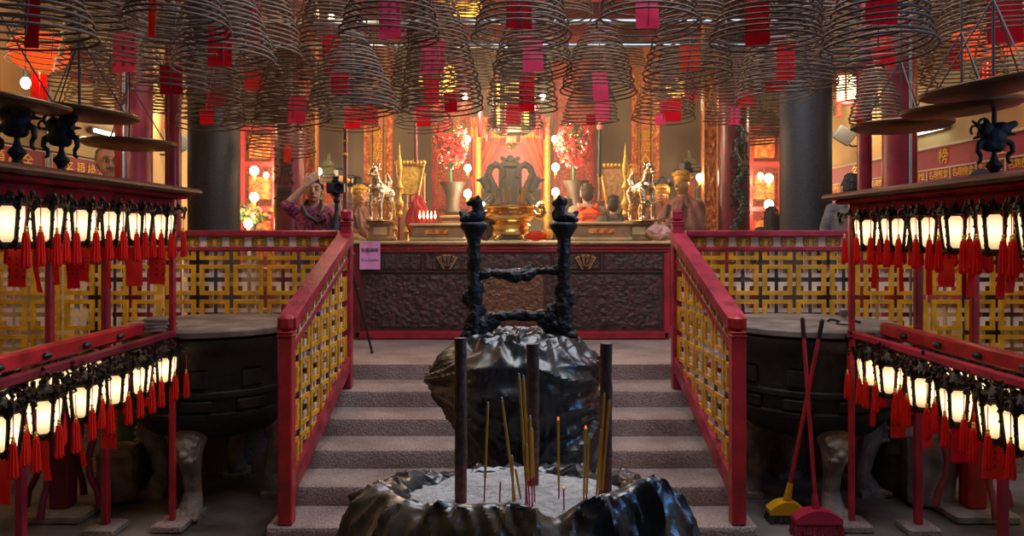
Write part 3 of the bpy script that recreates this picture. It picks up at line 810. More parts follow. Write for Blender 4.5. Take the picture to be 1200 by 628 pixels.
# ================================================================ cauldrons
def cauldron(s, label):
    cx, cy = s * 2.14, 5.55
    t = thing('bronze_cauldron', label, 'cauldron', (cx, cy, 0), 0, 'big bronze cauldrons beside the stairs')
    mb = MB()
    mb.lathe([(.02, .46), (.25, .47), (.44, .53), (.53, .62), (.545, .66), (.57, .67), (.575, .70), (.55, .71), (.555, .80), (.57, .81), (.57, .84), (.555, .85), (.56, 1.02), (.585, 1.1), (.61, 1.14), (.61, 1.19), (.56, 1.2), (.54, 1.1), (.05, 1.0)], n=64)
    # relief pads round the belly
    for k in range(10):
        a = k * PI / 5 + .15
        mb.xf = Matrix.Rotation(a, 4, 'Z'); mb.bbox((0, -.555, .755), (.2, .03, .075), .01)
        mb.bbox((0, -.56, .93), (.14, .02, .12), .01); mb.xf = None
    mb.build('bowl', BRONZE, t)
    for k in range(4):
        a = k * PI / 2 + (.0 if s < 0 else .0)
        lg = MB(); lg.xf = Matrix.Rotation(a, 4, 'Z')
        ctrl = [(-.36, .60, .10), (-.43, .53, .105), (-.455, .42, .082), (-.415, .28, .058), (-.39, .16, .056), (-.41, .09, .070), (-.44, .045, .078)]
        for (y_, z_, r_), (y2, z2, r2) in zip(ctrl, ctrl[1:]): lg.cap((0, y_, z_), (0, y2, z2), r_, r2, 12)
        lg.box((0, -.44, .02), (.17, .18, .04))
        for q in (-.06, -.02, .02, .06): lg.cap((q, -.48, .05), (q * 1.2, -.555, .026), .026, .022, 8)
        # lion mask at the hip
        lg.ell((0, -.525, .47), (.075, .04, .07), 10, 8); lg.ell((0, -.565, .445), (.03, .026, .024), 8, 6); lg.cap((-.05, -.555, .405), (.05, -.555, .405), .016, .016, 8); lg.cap((-.07, -.54, .50), (.07, -.54, .50), .014, .014, 8)
        for q in (-1, 1):
            lg.ell((q * .032, -.548, .485), (.018, .016, .014), 8, 5); lg.ell((q * .07, -.515, .53), (.025, .02, .03), 8, 5); lg.cap((q * .035, -.54, .43), (q * .06, -.52, .40), .016, .01, 8)
        o = lg.build('lion_leg', LEGST, t); remesh_obj(o, .0065, 1)
    mb = MB(); mb.lathe([(.02, 1.205), (.60, 1.205), (.615, 1.213), (.615, 1.245), (.605, 1.253), (.02, 1.255)], n=64)
    o = mb.build('cover_board', DUSTY, t); o['label'] = 'dusty round wooden cover'
    return t
cauldron(-1, 'dark bronze cauldron on lion legs between the stairs and the rack under the dragon finials')
cauldron(1, 'dark bronze cauldron on lion legs behind the crossed brooms')
# book stack on the left rack's beam, small bundle on the right cauldron
mb_ = thing('paper_stack', 'small stack of worn paper pads at the stair end of the rack beam', 'paper', (X(188, 4.98) + .0, 4.98, 1.257), .1)
for k in range(4):
    mb = MB(); mb.xf = Matrix.Rotation(random.uniform(-.2, .2), 4, 'Z'); mb.bbox((0, 0, .012 + k * .022), (.15, .2, .02), .004); mb.build('pad', DUSTY if k % 2 else LEGST, mb_)
t = thing('cup_bundle', 'little metal cup tied with wire on the cover of the cauldron by the brooms', 'cup', (X(989, 5.35), 5.35, 1.257))
mb = MB(); mb.lathe([(.05, 0), (.06, .01), (.03, .02), (.015, .05), (.028, .07), (.03, .10), (.02, .11)], n=16); mb.build('cup', LEGST, t)
mb = MB(); mb.tube([(-.11 + .02 * i, .02 * math.sin(i * 1.7), .012 + .01 * (1 + math.sin(i))) for i in range(12)], .009, 6); mb.build('wire_tie', CASTI, t)

# ================================================================ brooms
BRUSHR = mat('red_bristle', (.28, .008, .02), .6, var=.5, vscale=40, bump=.8, bscale=120)
BRUSHD = mat('dark_bristle', (.03, .02, .02), .7, var=.5, vscale=40, bump=.8, bscale=120)
YPLA = mat('yellow_plastic', (.75, .36, .01), .4, var=.1)
RPLA = mat('red_plastic', (.42, .015, .05), .4, var=.1)
def broom(foot, top, headm, bris, label, w, bh):
    f = Vector(foot); tp = Vector(top)
    t = thing('broom', label, 'broom', (f.x, f.y, 0), 0, 'brooms leaning on the cauldron')
    q = lambda v: Vector(v) - Vector((f.x, f.y, 0))
    dirv = (tp - f).normalized(); k = f + dirv * .12; gp = tp - dirv * .11
    mb = MB(); mb.cyl(q(k), q(gp), .0135, .0125, 10); mb.build('handle', REDR, t)
    mb = MB(); mb.cap(q(gp), q(tp), .0145, .0145, 10); mb.build('grip', BLACK, t)
    mb = MB(); mb.cyl(q(f + dirv * .05), q(f + dirv * .16), .026, .017, 12)
    n = 16; out = []
    for i in range(n + 1):
        u = i / n * 2 - 1; out.append((u * w / 2, bh + .055 * (1 - u * u) + .01))
    mb.prism([(-w / 2, bh - .02)] + out + [(w / 2, bh - .02)], -.05, .05)
    mb.build('head', headm, t)
    mb = MB(); rnd = random.Random(3)
    for i in range(46):
        for j in range(4):
            x = (i / 45 - .5) * w * .96; y = (j / 3 - .5) * .075
            sp = 1.12 + rnd.uniform(-.05, .05)
            mb.tube([(x, y, bh - .012), (x * sp, y * 1.5 + rnd.uniform(-.008, .008), .004)], [.006, .005], 4)
    mb.build('bristles', bris, t, smooth=False)
broom((X(921, 5.04), 5.04, .10), (X(963.5, 4.885), 4.885, Z(376, 4.885)), YPLA, BRUSHD, 'broom with yellow head and dark bristles, red handle crossing behind', .235, .075)
broom((X(957, 4.80), 4.80, .10), (X(940.5, 4.83), 4.83, Z(374, 4.83)), RPLA, BRUSHR, 'broom with red head and red bristles, red handle crossing in front', .29, .105)

# ================================================================ clutter under the racks
def curved_stand(px, d, s, label):
    x = X(px, d)
    t = thing('curved_leg_stand', label, 'stand', (x, d, 0), 0, 'red stands under the racks')
    mb = MB(); mb.bbox((0, 0, .52), (.13, .13, .92), .012); mb.build('post', REDR if s > 0 else DRED, t)
    mb = MB(); mb.bbox((0, 0, .03), (.42, .36, .06), .012); mb.build('base', LEGST, t)
    mb = MB(); mb.lathe([(.30, .97), (.31, .98), (.31, 1.0), (.30, 1.01)], n=28); mb.build('top', DRED, t)
    for a in (0, PI, PI / 2, -PI / 2):
        mb = MB(); mb.xf = Matrix.Rotation(a, 4, 'Z')
        mb.tube([(.07, 0, .80), (.14, 0, .82), (.20, 0, .76), (.22, 0, .64), (.20, 0, .50), (.17, 0, .38), (.18, 0, .26), (.23, 0, .16), (.25, 0, .06)], [.02, .024, .026, .026, .024, .022, .022, .022, .026], 10)
        mb.build('leg', DRED if s < 0 else mat('faded_red_leg', (.24, .035, .03), .45, var=.3), t)
curved_stand(74, 5.15, -1, 'dark red stand with curved legs beneath the lantern rack by the moustached man')
curved_stand(1140, 5.15, 1, 'faded red stand with curved legs beneath the lantern rack before the crimson board')
t = thing('green_drum', 'dull green drum in the dark behind the dark red curved-leg stand', 'drum', (X(165, 5.75), 5.75, 0))
mb = MB(); mb.lathe([(.16, 0), (.17, .01), (.17, .30), (.175, .31), (.17, .33), (.17, .62), (.176, .64), (.165, .655), (.15, .645)], n=32); mb.build('barrel', mat('dull_green', (.04, .07, .035), .5, var=.4), t)
mb = MB(); mb.lathe([(.02, .64), (.15, .642), (.15, .66), (.02, .66)], n=32); mb.build('lid', mat('grey_lid', (.12, .11, .10), .5), t)
t = thing('green_drum', 'dull green drum standing in the dark beside the pale stone block', 'drum', (X(1050, 5.7), 5.7, 0))
mb = MB(); mb.lathe([(.22, 0), (.23, .01), (.23, .30), (.235, .31), (.23, .33), (.23, .68), (.236, .70), (.22, .715), (.2, .70)], n=32); mb.build('barrel', mat('dull_green_grey', (.05, .06, .045), .5, var=.4), t)
mb = MB(); mb.lathe([(.02, .70), (.2, .702), (.2, .72), (.02, .72)], n=32); mb.build('lid', mat('grey_lid', (.12, .11, .10), .5), t)
def block(px, d, sx, sy, sz, rz, label, m):
    mb = MB(); mb.grid(lambda u, v: ((0, 0, 0)), 2, 2) if False else None
    mb.bbox((0, 0, sz / 2), (sx, sy, sz), .03)
    o = mb.build('stone_block', m, None, loc=(X(px, d), d, 0)); o.rotation_euler.z = rz
    bm = bmesh.new(); bm.from_mesh(o.data); bmesh.ops.subdivide_edges(bm, edges=bm.edges, cuts=5, use_grid_fill=True)
    for v in bm.verts: v.co += Vector((noise.noise(v.co * 9), noise.noise(v.co * 9 + Vector((5, 0, 0))), noise.noise(v.co * 9 + Vector((0, 5, 0))))) * .015
    bm.to_mesh(o.data); bm.free(); tag(o, label, 'block')
block(140, 5.45, .26, .3, .38, .3, 'rough brown stone block in front of the dull green drum under the rack', mat('brown_block', (.16, .12, .08), .8, var=.4, bump=.3))
block(1085, 5.4, .30, .34, .52, -.25, 'pale rough stone block beneath the rack before the crimson board', mat('pale_block', (.22, .18, .14), .8, var=.4, bump=.3))
# ================================================================ wrapped burner with the iron rack (middle distance)
def ridge(p, o=0.0):
    return 1 - abs(noise.noise(p + Vector((o, o * .7, -o)))) * 2.2
RBX, RBY = .033, 3.74
def bag_surface():
    prof = [(.20, .30), (.235, .60), (.262, .78), (.315, .95), (.368, 1.08), (.395, 1.19), (.375, 1.29), (.325, 1.35), (.28, 1.375), (.20, 1.385), (.10, 1.38), (.015, 1.375)]
    def ip(v):
        q = v * (len(prof) - 1); k = min(int(q), len(prof) - 2); t = q - k; t = t * t * (3 - 2 * t) * .5 + t * .5
        return [prof[k][i] * (1 - t) + prof[k + 1][i] * t for i in (0, 1)]
    def fn(u, v):
        a = 2 * PI * u; r, z = ip(v)
        ca, sa = math.cos(a), math.sin(a)
        # pulled-out point to the left, fuller lower right
        r += .05 * math.exp(-((a - PI) / .35) ** 2 - ((z - 1.17) / .08) ** 2) - .03 * math.exp(-((a - PI) / .6) ** 2) * (z < 1.0)
        if ca > 0: r += .095 * ca * max(0, min(1, (1.12 - z) / .3))
        p = Vector((ca * 1.6, sa * 1.6, z))
        top = max(0, min(1, (z - 1.29) / .06))
        low = 1 - top
        da = abs(a - PI); phi = math.atan2(z - 1.17, r * da + .06); phr = math.atan2(z - 1.10, r * (PI - da) + .10)
        wl = .5 - .5 * ca
        f = low * wl * .034 * max(0, ridge(Vector((phi * 3.2, da * .7, 3)), 3)) ** 2
        f += low * (1 - wl) * .036 * max(0, ridge(Vector((phr * 3.6 + .3 * da, da * .6, 8)), 5)) ** 2
        f += low * .014 * max(0, ridge(Vector((phi * 7 * wl + phr * 7 * (1 - wl), da * 1.6, 1)), 6)) ** 2
        f += .014 * (noise.noise(p * 2.2) + .3)
        f += .004 * ridge(p * 6, 4)
        r2 = max(.004, r + f * (.4 + .6 * low) - .02)
        zz = z + top * (.040 * (ridge(Vector((ca * r * 11, sa * r * 11, 2)), 9) - .3) + .012 * noise.noise(Vector((ca * r * 26, sa * r * 26, 5))))
        return (r2 * ca, r2 * sa, zz)
    return fn
t = thing('plastic_wrapped_burner', 'burner bundled in brown and black plastic, carrying the iron rack before the stairs', 'burner', (RBX, RBY, 0))
mb = MB(); fn = bag_surface(); nu, nv = 260, 110
mb.grid(fn, nu, nv, closeu=True)
# two bags: brown one over the left, black one over the right and the gathered top
for k in range(len(mb.f)):
    i = k % nu; j = k // nu
    a = 2 * PI * i / nu; z = mb.v[mb.f[k][0]][2]
    lim = PI * 1.36 + .22 * noise.noise(Vector((z * 5, 1, 0))) + .35 * math.sin(z * 9 + 1)
    mb.mi[k] = 1 if (PI * .55 < a < lim and z < 1.375) else 0
o = mb.build('plastic_wrap', [BAGB, BAGBR], t, smooth=False)
o.data.polygons.foreach_set('use_smooth', [True] * len(o.data.polygons)); o.data.set_sharp_from_angle(angle=math.radians(24))
mb = MB(); mb.lathe([(.36, 0), (.37, .05), (.30, .09), (.16, .14), (.13, .22), (.17, .34), (.20, .40)], n=32); mb.build('pedestal', BRONZE, t)

t = thing('iron_incense_rack', 'rough black iron rack with two lion-topped posts standing in the plastic-wrapped burner', 'rack', (RBX, RBY - .02, 1.36))
dn = lambda f, a: (lambda c: a * (noise.noise(c * f) + .6 * noise.noise(c * f * 2.7)))
hw = .2175
for s in (-1, 1):
    mb = MB(); x = s * hw
    mb.cap((x, 0, -.06), (x, 0, .02), .062, .05); mb.cap((x, 0, .02), (x - s * .004, 0, .14), .05, .046); mb.cap((x - s * .006, 0, .14), (x, 0, .30), .042, .033)
    mb.cap((x, 0, .30), (x + s * .0, 0, .53), .031, .034)
    mb.cap((x + s * .03, -.01, .20), (x + s * .035, -.01, .23), .028, .022); mb.cap((x - s * .02, 0, .25), (x - s * .025, 0, .27), .03, .024)
    mb.cap((x - s * .03, 0, .04), (x - s * .10, 0, .10), .045, .03); mb.cap((x, 0, .02), (x + s * .03, -.02, .03), .045, .04)
    o = mb.build('post', IRON, t); remesh_obj(o, .0065, 1, dn(26, .007))
    mb = MB(); mb.lathe([(.034, .50), (.048, .53), (.058, .545), (.066, .556), (.066, .572), (.05, .58), (.01, .582)], (x, 0, 0), 18); mb.build('capital', IRON, t)
    # seated lion facing outwards-left on the left post, inwards-up on the right one
    mb = MB(); f = -1 if s < 0 else 1
    mb.cap((x + f * -.012, 0, .61), (x + f * .02, 0, .60), .032, .03)
    mb.cap((x - f * .018, 0, .61), (x - f * .02, 0, .665), .03, .026)
    mb.ell((x - f * .012, -.0, .68), (.032, .03, .026)); mb.cap((x - f * .01, 0, .675), (x + f * .025 if s < 0 else x - .045, 0, .672), .02, .014)
    mb.cap((x + f * .03, -.015, .605), (x + f * .055, -.018, .592), .019, .015); mb.cap((x + f * .03, .015, .605), (x + f * .055, .018, .592), .019, .015)
    mb.cap((x + f * .05, 0, .61), (x + f * .06, 0, .625), .018, .014); mb.cap((x - f * .04, 0, .60), (x - f * .05, 0, .63), .016, .01)
    for q in (-1, 1): mb.ell((x - f * .02, q * .022, .70), (.01, .008, .013), 8, 5)
    o = mb.build('lion', IRON, t); remesh_obj(o, .005, 2, dn(50, .0025))
for z, spec in ((.335, 0), (.125, 1)):
    mb = MB()
    if spec == 0:
        mb.cap((-hw, 0, .31), (-.13, 0, .335), .026, .02); mb.cap((-.13, 0, .335), (-.03, 0, .325), .020, .03); mb.cap((-.03, 0, .325), (.06, 0, .335), .03, .028)
        mb.cap((-.04, -.01, .31), (.05, -.01, .318), .024, .022); mb.cap((.06, 0, .335), (.14, 0, .345), .02, .016); mb.cap((.14, 0, .345), (hw, 0, .35), .02, .026); mb.cap((.03, 0, .35), (.05, 0, .365), .018, .01)
    else:
        mb.cap((-hw, 0, .06), (-.13, 0, .115), .055, .032); mb.cap((-.13, 0, .115), (-.03, 0, .13), .028, .022); mb.cap((-.03, 0, .13), (.07, 0, .125), .026, .026); mb.cap((.07, 0, .125), (.14, 0, .13), .024, .032); mb.cap((.14, 0, .13), (hw, 0, .07), .034, .055)
        mb.cap((-.17, 0, .15), (-hw, 0, .2), .02, .03); mb.cap((.15, 0, .15), (hw, 0, .2), .025, .03)
    o = mb.build('crossbar', IRON, t); remesh_obj(o, .006, 1, dn(30, .009))

# ================================================================ foreground incense burner
FX, FY = .022, 2.52
t = thing('foreground_incense_burner', 'round burner full of pale ash and incense, its rim wrapped in crumpled plastic', 'burner', (FX, FY, 0))
mb = MB(); mb.lathe([(.30, 0), (.31, .04), (.2, .1), (.13, .2), (.13, .42), (.2, .52), (.4, .62), (.47, .75), (.46, .9), (.44, .98), (.4, .98), (.38, .93), (.02, .92)], n=48); mb.build('bowl', BRONZE, t)
mb = MB()
def ash(u, v):
    a = 2 * PI * u; r = .41 * v
    x, y = r * math.cos(a), r * math.sin(a)
    return (x, y, .992 + .018 * noise.noise(Vector((x * 7, y * 7, 1))) + .008 * noise.noise(Vector((x * 25, y * 25, 4))) + .02 * (1 - v) ** 2)
mb.grid(ash, 96, 40, closeu=True); mb.build('ash_bed', ASHM, t)
mb = MB(); nu, nv = 300, 96
prof = [(.36, .975), (.372, .99), (.385, 1.015), (.40, 1.04), (.425, 1.055), (.46, 1.05), (.50, 1.02), (.535, .97), (.56, .90), (.575, .82), (.575, .74), (.55, .65), (.50, .56), (.44, .50)]
def wrap(u, v):
    a = 2 * PI * u; ca, sa = math.cos(a), math.sin(a)
    q = v * (len(prof) - 1); k = min(int(q), len(prof) - 2); tt = q - k
    r = prof[k][0] * (1 - tt) + prof[k + 1][0] * tt; z = prof[k][1] * (1 - tt) + prof[k + 1][1] * tt
    rim = math.exp(-((v - .36) / .2) ** 2)
    near = max(0, -sa)
    def hump(a0, w, h, rr=0.0):
        da = (a - a0 + PI) % (2 * PI) - PI
        return math.exp(-(da / w) ** 2)
    lift = .085 * near ** 1.5 + .06 * hump(PI * 1.83, .42, 1) + .035 * hump(PI * 1.08, .35, 1) - .05 * hump(PI * .5, 1.15, 1) - .035 * hump(PI * 1.57, .16, 1)
    out = .03 * hump(PI * 1.83, .4, 1) + .02 * hump(PI * 1.2, .4, 1) - .03 * hump(PI * .5, .8, 1)
    z += lift * rim * 1.25; r += out * min(1, v * 2.5)
    p = Vector((ca * r * 2, sa * r * 2, z))
    env = min(1, v * 9) * (1 if v < .9 else (1 - v) * 10)
    f = .040 * (max(0, ridge(p * 2.2, 2)) ** 2 - .45) + .026 * (max(0, ridge(Vector((ca * 4.5, sa * 4.5, v * 1.6)), 5)) ** 3 - .3) + .018 * (max(0, ridge(Vector((ca * 5 + v * 3, sa * 5 - v * 2, v * 1.2)), 3)) ** 2 - .4) + .012 * (max(0, ridge(Vector((ca * 9 - v * 6, sa * 9 + v * 5, v * 2)), 6)) ** 2 - .4) + .003 * ridge(p * 14, 8)
    r += f * env * .75; z += f * env * rim * .55
    return (r * ca, r * sa, z)
mb.grid(wrap, nu, nv, closeu=True)
for k in range(len(mb.f)):
    i = k % nu; j = k // nu; a = 2 * PI * i / nu; v = j / nv
    e = noise.noise(Vector((a * 2.2, v * 4, 3)))
    mb.mi[k] = 1 if (v > .36 + .1 * e and PI * .95 < a < PI * (1.62 + .12 * e)) else 0
o = mb.build('plastic_wrap', [BAGB, BAGBR], t); o.data.set_sharp_from_angle(angle=math.radians(24))
AZ = .985
def at(px, py, z):         # point of the ash at that picture place
    d = (EYE - z) * FOC / (py - HOR); return Vector((X(px, d), d, z))
# three thick joss poles
for px, yb, yt, lab in ((540, 588, 396, 'thick dark joss pole standing at the brown plastic side of the ash'),
                        (624.5, 566, 403, 'thick dark joss pole standing in the middle of the ash, behind the thin sticks'),
                        (710, 577, 402, 'thick dark joss pole with yellow sticks leaning on it, towards the brooms')):
    b = at(px, yb, 1.0); h = Z(yt, b.y) - AZ + .02; r = 7.2 * b.y / FOC
    t = thing('joss_pole', lab, 'incense', (b.x, b.y, AZ - .02), random.uniform(0, 6), 'thick joss poles')
    mb = MB(); prof = []
    mb.tube([(random.uniform(-.0015, .0015), random.uniform(-.0015, .0015), .16 + (h - .16) * k / 10) for k in range(11)], [r * random.uniform(.96, 1.05) for _ in range(11)], 16)
    mb.build('shaft', JOSS, t)
    mb = MB(); mb.cyl((0, 0, 0), (0, 0, .165), r * .97, r * 1.0, 16); mb.build('lower_shaft', JOSSR, t)
# thin yellow sticks on red stems
STK = [(567, 592, 572, 470, .3, 'single yellow incense stick just inside the pole on the brown plastic side'),
       (585, 596, 586.5, 563, 1, 'short red incense stem with no yellow left, alone in the ash'),
       (605, 590, 588, 464, .12, 'yellow incense stick leaning away from the middle bundle'),
       (602, 598, 600, 532, .2, 'short yellow incense stick at the front of the ash, before the leaning one'),
       (612, 588, 604, 548, .3, 'stubby yellow incense stick beside the middle bundle'),
       (619, 597, 608, 437, .22, 'tallest yellow incense stick of the middle bundle'),
       (621, 596, 613.5, 440, .24, 'second tallest yellow stick of the middle bundle'),
       (624, 595, 621, 486, .35, 'shorter yellow stick at the side of the middle bundle'),
       (616, 598, 617, 520, .6, 'half-burnt stick with a long red stem at the foot of the middle bundle'),
       (627, 590, 623, 500, .4, 'yellow stick tucked against the middle joss pole'),
       (655, 582, 654, 488, .22, 'yellow incense stick with glowing tip, first after the middle bundle'),
       (661, 597, 660, 568, .9, 'short red incense stub with an ember in the front of the ash'),
       (684, 585, 686, 498, .12, 'taller of the two yellow sticks with glowing ends nearer the last joss pole'),
       (687, 582, 690, 507, .12, 'shorter of the two yellow sticks nearer the last joss pole'),
       (701, 578, 707, 458, .1, 'yellow stick leaning against the front of the last joss pole'),
       (704, 578, 713, 466, .1, 'yellow stick crossing the face of the last joss pole'),
       (698, 580, 703, 500, .12, 'short yellow stick at the foot of the last joss pole')]
for bx, by, tx, ty, red, lab in STK:
    b = at(bx, by, 1.0); h = Z(ty, b.y) - AZ; top = Vector(((tx - bx) * b.y / FOC, random.uniform(-.02, .02), h)); r = .0042
    t = thing('incense_stick', lab, 'incense', (b.x, b.y, AZ), 0, 'thin incense sticks')
    if bx > 697: top.y = -.01; t.location.y -= .02
    mb = MB(); mb.cyl((0, 0, 0), top * red, .0026, .0026, 8); mb.build('stem', STICKR, t)
    if red < .95:
        mb = MB(); mb.cyl(top * red, top * .965, r, r, 8); mb.build('paste', STICKY, t)
    mb = MB(); mb.cyl(top * .962, top, r * .9, r * .6, 8); mb.build('tip', EMBER if lab.find('glow') >= 0 or lab.find('ember') >= 0 else TIP, t)
# ================================================================ hanging incense coils
# centre px, bottom ring px, ring width px, height px, lean of the apex px, tag: (paper, centre px, top, bottom, width, writing) , words for the label
CO = [
 (759.5, 33, 123, 120, 4, [(PAPK, 757.5, -8, 33, 29, None)], 'incense coil with a plain pink tag, big and near, over the right-hand carved gilt panel'),
 (805, 95, 104, 120, 14, [(PAPO, 809.5, 52, 82, 24, None)], 'incense coil with an orange-red tag'),
 (777, 141, 72, 95, 28, [(PAPR, 787, 116, 142, 23, None), (PAPK, 774, 133, 146, 13, None)], 'low leaning coil with a square red tag and pink scrap, above the robed statues'),
 (798, 116, 62, 70, 10, [(PAPK, 810.5, 85, 118, 15, 1)], 'incense coil with a narrow written pink tag, above the two robed statues'),
 (701, 110, 90, 85, 2, [(PAPK, 702.5, 85, 119, 18, None)], 'dome-shaped coil with a long pink tag above the red flower tree by the orange backpack'),
 (691, 146, 70, 60, 4, [(PAPK, 706, 117, 143, 16, None), (PAPD, 692, 134, 147, 11, None)], 'lowest coil just over the flower tree by the orange backpack'),
 (612, 46, 118, 120, -4, [(PAPD, 609, -10, 32, 31, 0)], 'large coil with a dark red written tag high over the gold censer'),
 (624, 84, 96, 95, 6, [(PAPK, 624, 46, 85, 24, None)], 'coil with a plain pink tag on the line of the gold censer'),
 (612, 127, 86, 80, 4, [(PAPR, 617, 88, 131, 18, 2)], 'coil with a red written tag above the hanging palace lantern'),
 (604, 149, 68, 60, 0, [(PAPR, 602.5, 120, 146, 18, None)], 'lowest coil around the hanging palace lantern'),
 (519, 130, 97, 150, -14, [(PAPK, 508.5, 46, 87, 28, 3), (PAPR, 527.5, 108, 132, 15, 0)], 'tall bell-shaped coil with pink and red written tags before the candle-side flower tree'),
 (495, 100, 76, 90, 5, [(PAPR, 505.5, 88, 122, 19, 4)], 'coil with a red written tag behind the tall bell-shaped coil'),
 (496, 150, 70, 70, 8, [(PAPR, 495.5, 124, 148, 17, None)], 'lowest small coil with a red tag, beside the flower tree nearer the pink notice'),
 (456, 46, 120, 90, 6, [(PAPK, 457, -8, 46, 27, 1)], 'big brown coil with a written pink tag at the top edge, over the yellow fan'),
 (397, 92, 99, 110, -10, [(PAPR, 389.5, 43, 87, 23, 2)], 'coil with a red written tag straight over the photographer\'s camera'),
 (414, 132, 110, 95, -4, [(PAPR, 399, 87, 110, 21, 3)], 'wide coil with a dark red written tag above the photographer and robed statue'),
 (410, 151, 70, 62, 4, [(PAPR, 433, 111, 146, 20, None), (PAPR, 412, 125, 150, 18, None)], 'low coil carrying two red tags, above the robed statue beside the pink notice'),
 (343, 142, 92, 90, 2, [(PAPK, 347, 111, 144, 22, None)], 'coil with a pink-red tag in front of the dark red altar column by the photographer'),
 (329, 181, 78, 85, 10, [(PAPO, 337, 168, 190, 9, None)], 'lowest brown coil hanging down the dark red altar column beside the photographer'),
 (336, 22, 76, 80, 0, [], 'tagless brown coil at the top edge, over the photographer'),
 (30, 48, 150, 120, 10, [(PAPD, 33, -6, 54, 17, None)], 'very near dark coil whose dark red tag crosses the orange lantern over the trays'),
 (128, 87, 116, 120, 6, [(PAPK, 143, 37, 83, 30, 0)], 'coil with a dim pink written tag above the moustached man'),
 (151, 131, 88, 90, 4, [(PAPD, 149, 112, 132, 19, None)], 'coil just above the small ash tray over the moustached man'),
 (77, 100, 68, 55, 10, [(PAPK, 94.5, 56, 96, 25, None)], 'small coil with a faded pink tag between the two ash trays near the orange lantern'),
 (200, 108, 84, 100, 0, [(PAPD, 198.5, 74, 110, 26, None)], 'coil with a dark red tag above the lit white wall lantern by the grey pillar'),
 (247, 148, 78, 85, 8, [(PAPR, 244.5, 128, 146, 18, None)], 'lower of the two coils in front of the grey stone pillar by the photographer'),
 (262, 120, 84, 100, 6, [(PAPD, 256, 105, 125, 24, None)], 'middle coil before the grey stone pillar by the photographer'),
 (262, 80, 120, 120, -6, [(PAPR, 257.5, 32, 77, 28, 4)], 'big coil with a written red tag above the grey stone pillar by the photographer'),
 (205, 34, 124, 80, 4, [(PAPO, 179, -6, 44, 10, None)], 'near brown coil with a twisted orange-red tag at the top edge above the wall lantern'),
 (306, 150, 88, 110, -4, [(PAPR, 296.5, 82, 106, 23, None)], 'coil with a red tag hanging between grey pillar and dark red altar column'),
 (300, 62, 104, 100, 10, [(PAPR, 300, 7, 56, 13, 1)], 'coil with a narrow written red tag high between grey pillar and altar column'),
 (897, 52, 132, 120, 26, [(PAPD, 885, 4, 54, 28, None)], 'big leaning coil with a long dark red tag before the vine-carved altar column'),
 (926, 102, 107, 115, -8, [(PAPR, 922.5, 49, 93, 21, None)], 'wide coil with a bright red tag in front of the dark blue-grey pillar'),
 (909, 116, 92, 90, -6, [(PAPD, 910.5, 86, 107, 23, None)], 'coil with a dark red tag hung behind the wide one before the dark blue-grey pillar'),
 (860, 143, 68, 85, 4, [(PAPK, 861, 125, 146, 15, 2), (PAPR, 874.5, 107, 126, 21, None)], 'low coil with two pink-red tags in front of the vine-carved altar column'),
 (924, 158, 66, 70, 6, [(PAPO, 921, 140, 163, 10, None)], 'low coil with an orange tag over the side shrine lamps by the dark pillar'),
 (896, 170, 60, 40, 2, [], 'lowest tagless coil over the seated dark-haired head'),
 (952, 136, 50, 60, 4, [(PAPR, 957, 107, 139, 10, None)], 'small coil with a narrow red tag against the dark blue-grey pillar'),
 (1029, 62, 130, 120, 2, [(PAPR, 1029, -6, 31, 36, 3)], 'large coil with a written red tag high over the red column before the crimson board'),
 (1042, 78, 94, 90, 0, [(PAPR, 1035.5, 40, 77, 27, None)], 'coil with a plain bright red tag over the red column before the crimson board'),
 (1030, 96, 68, 60, -4, [(PAPR, 1016, 86, 112, 25, None)], 'coil with a square red tag next to the yellow wall lantern'),
 (1056, 106, 78, 95, -8, [(PAPR, 1056.5, 77, 108, 22, None)], 'coil partly behind, with a red tag against the red column'),
 (1027, 143, 60, 70, -2, [(PAPR, 1010, 130, 150, 9, None)], 'coil hanging right down onto the flat ash tray by the red column'),
 (1130, 96, 90, 95, 4, [(PAPD, 1120.5, 47, 83, 17, None)], 'coil with a narrow dark red tag just above the tilted ash trays'),
 (1160, 50, 120, 100, -6, [(PAPD, 1176, -6, 50, 40, None)], 'near coil with a wide dark red tag, over the highest tilted ash tray'),
 (560, 100, 60, 70, -4, [], 'tagless coil between the tall bell-shaped coil and those over the gold censer'),
 (730, 82, 56, 60, 6, [], 'tagless pale coil set back under the big near one with a plain pink tag'),
 (845, 100, 66, 80, 2, [], 'tagless coil in front of the orange carved post by the robed statues'),
 (990, 112, 64, 70, 4, [], 'tagless coil beside the yellow wall lantern and dark pillar'),
 (440, 130, 80, 90, 2, [], 'tagless coil between the photographer\'s coils and the tall bell-shaped one'),
 (655, 24, 84, 80, 4, [], 'tagless coil at the top edge behind the dark red written tag'),
 (950, 26, 110, 90, -6, [], 'tagless coil at the top edge over the dark blue-grey pillar'),
 (1090, 30, 96, 80, 0, [], 'tagless coil at the top edge between the red column and orange lantern'),
 (90, 22, 130, 80, 6, [], 'tagless dark coil at the top edge near the orange lantern over the largest ash tray'),
 (385, 44, 84, 70, 0, [], 'tagless coil set back under the top edge over the photographer'),
 (545, 58, 70, 70, 0, [], 'tagless coil set back next to the round yellow lantern'),
 (1112, 74, 84, 80, 4, [], 'tagless coil in front of the yellow wall above the middle tilted ash tray'),
 (1182, 92, 78, 80, -4, [], 'tagless coil at the far edge just under the wide dark red tag'),
 (988, 78, 80, 85, 0, [], 'tagless coil over the dark pillar\'s edge beside the written red tag'),
 (60, 72, 96, 80, 6, [], 'tagless dark coil in front of the orange lantern above the trays'),
 (172, 64, 92, 90, 4, [], 'tagless coil above the moustached man\'s red column'),
 (228, 98, 76, 90, -3, [], 'tagless coil between the wall lantern and grey pillar'),
 (110, 122, 66, 70, 4, [], 'tagless small coil resting low over the middle ash tray'),
 (285, 112, 72, 90, 2, [], 'tagless coil over the side shrine beside the grey pillar'),
]
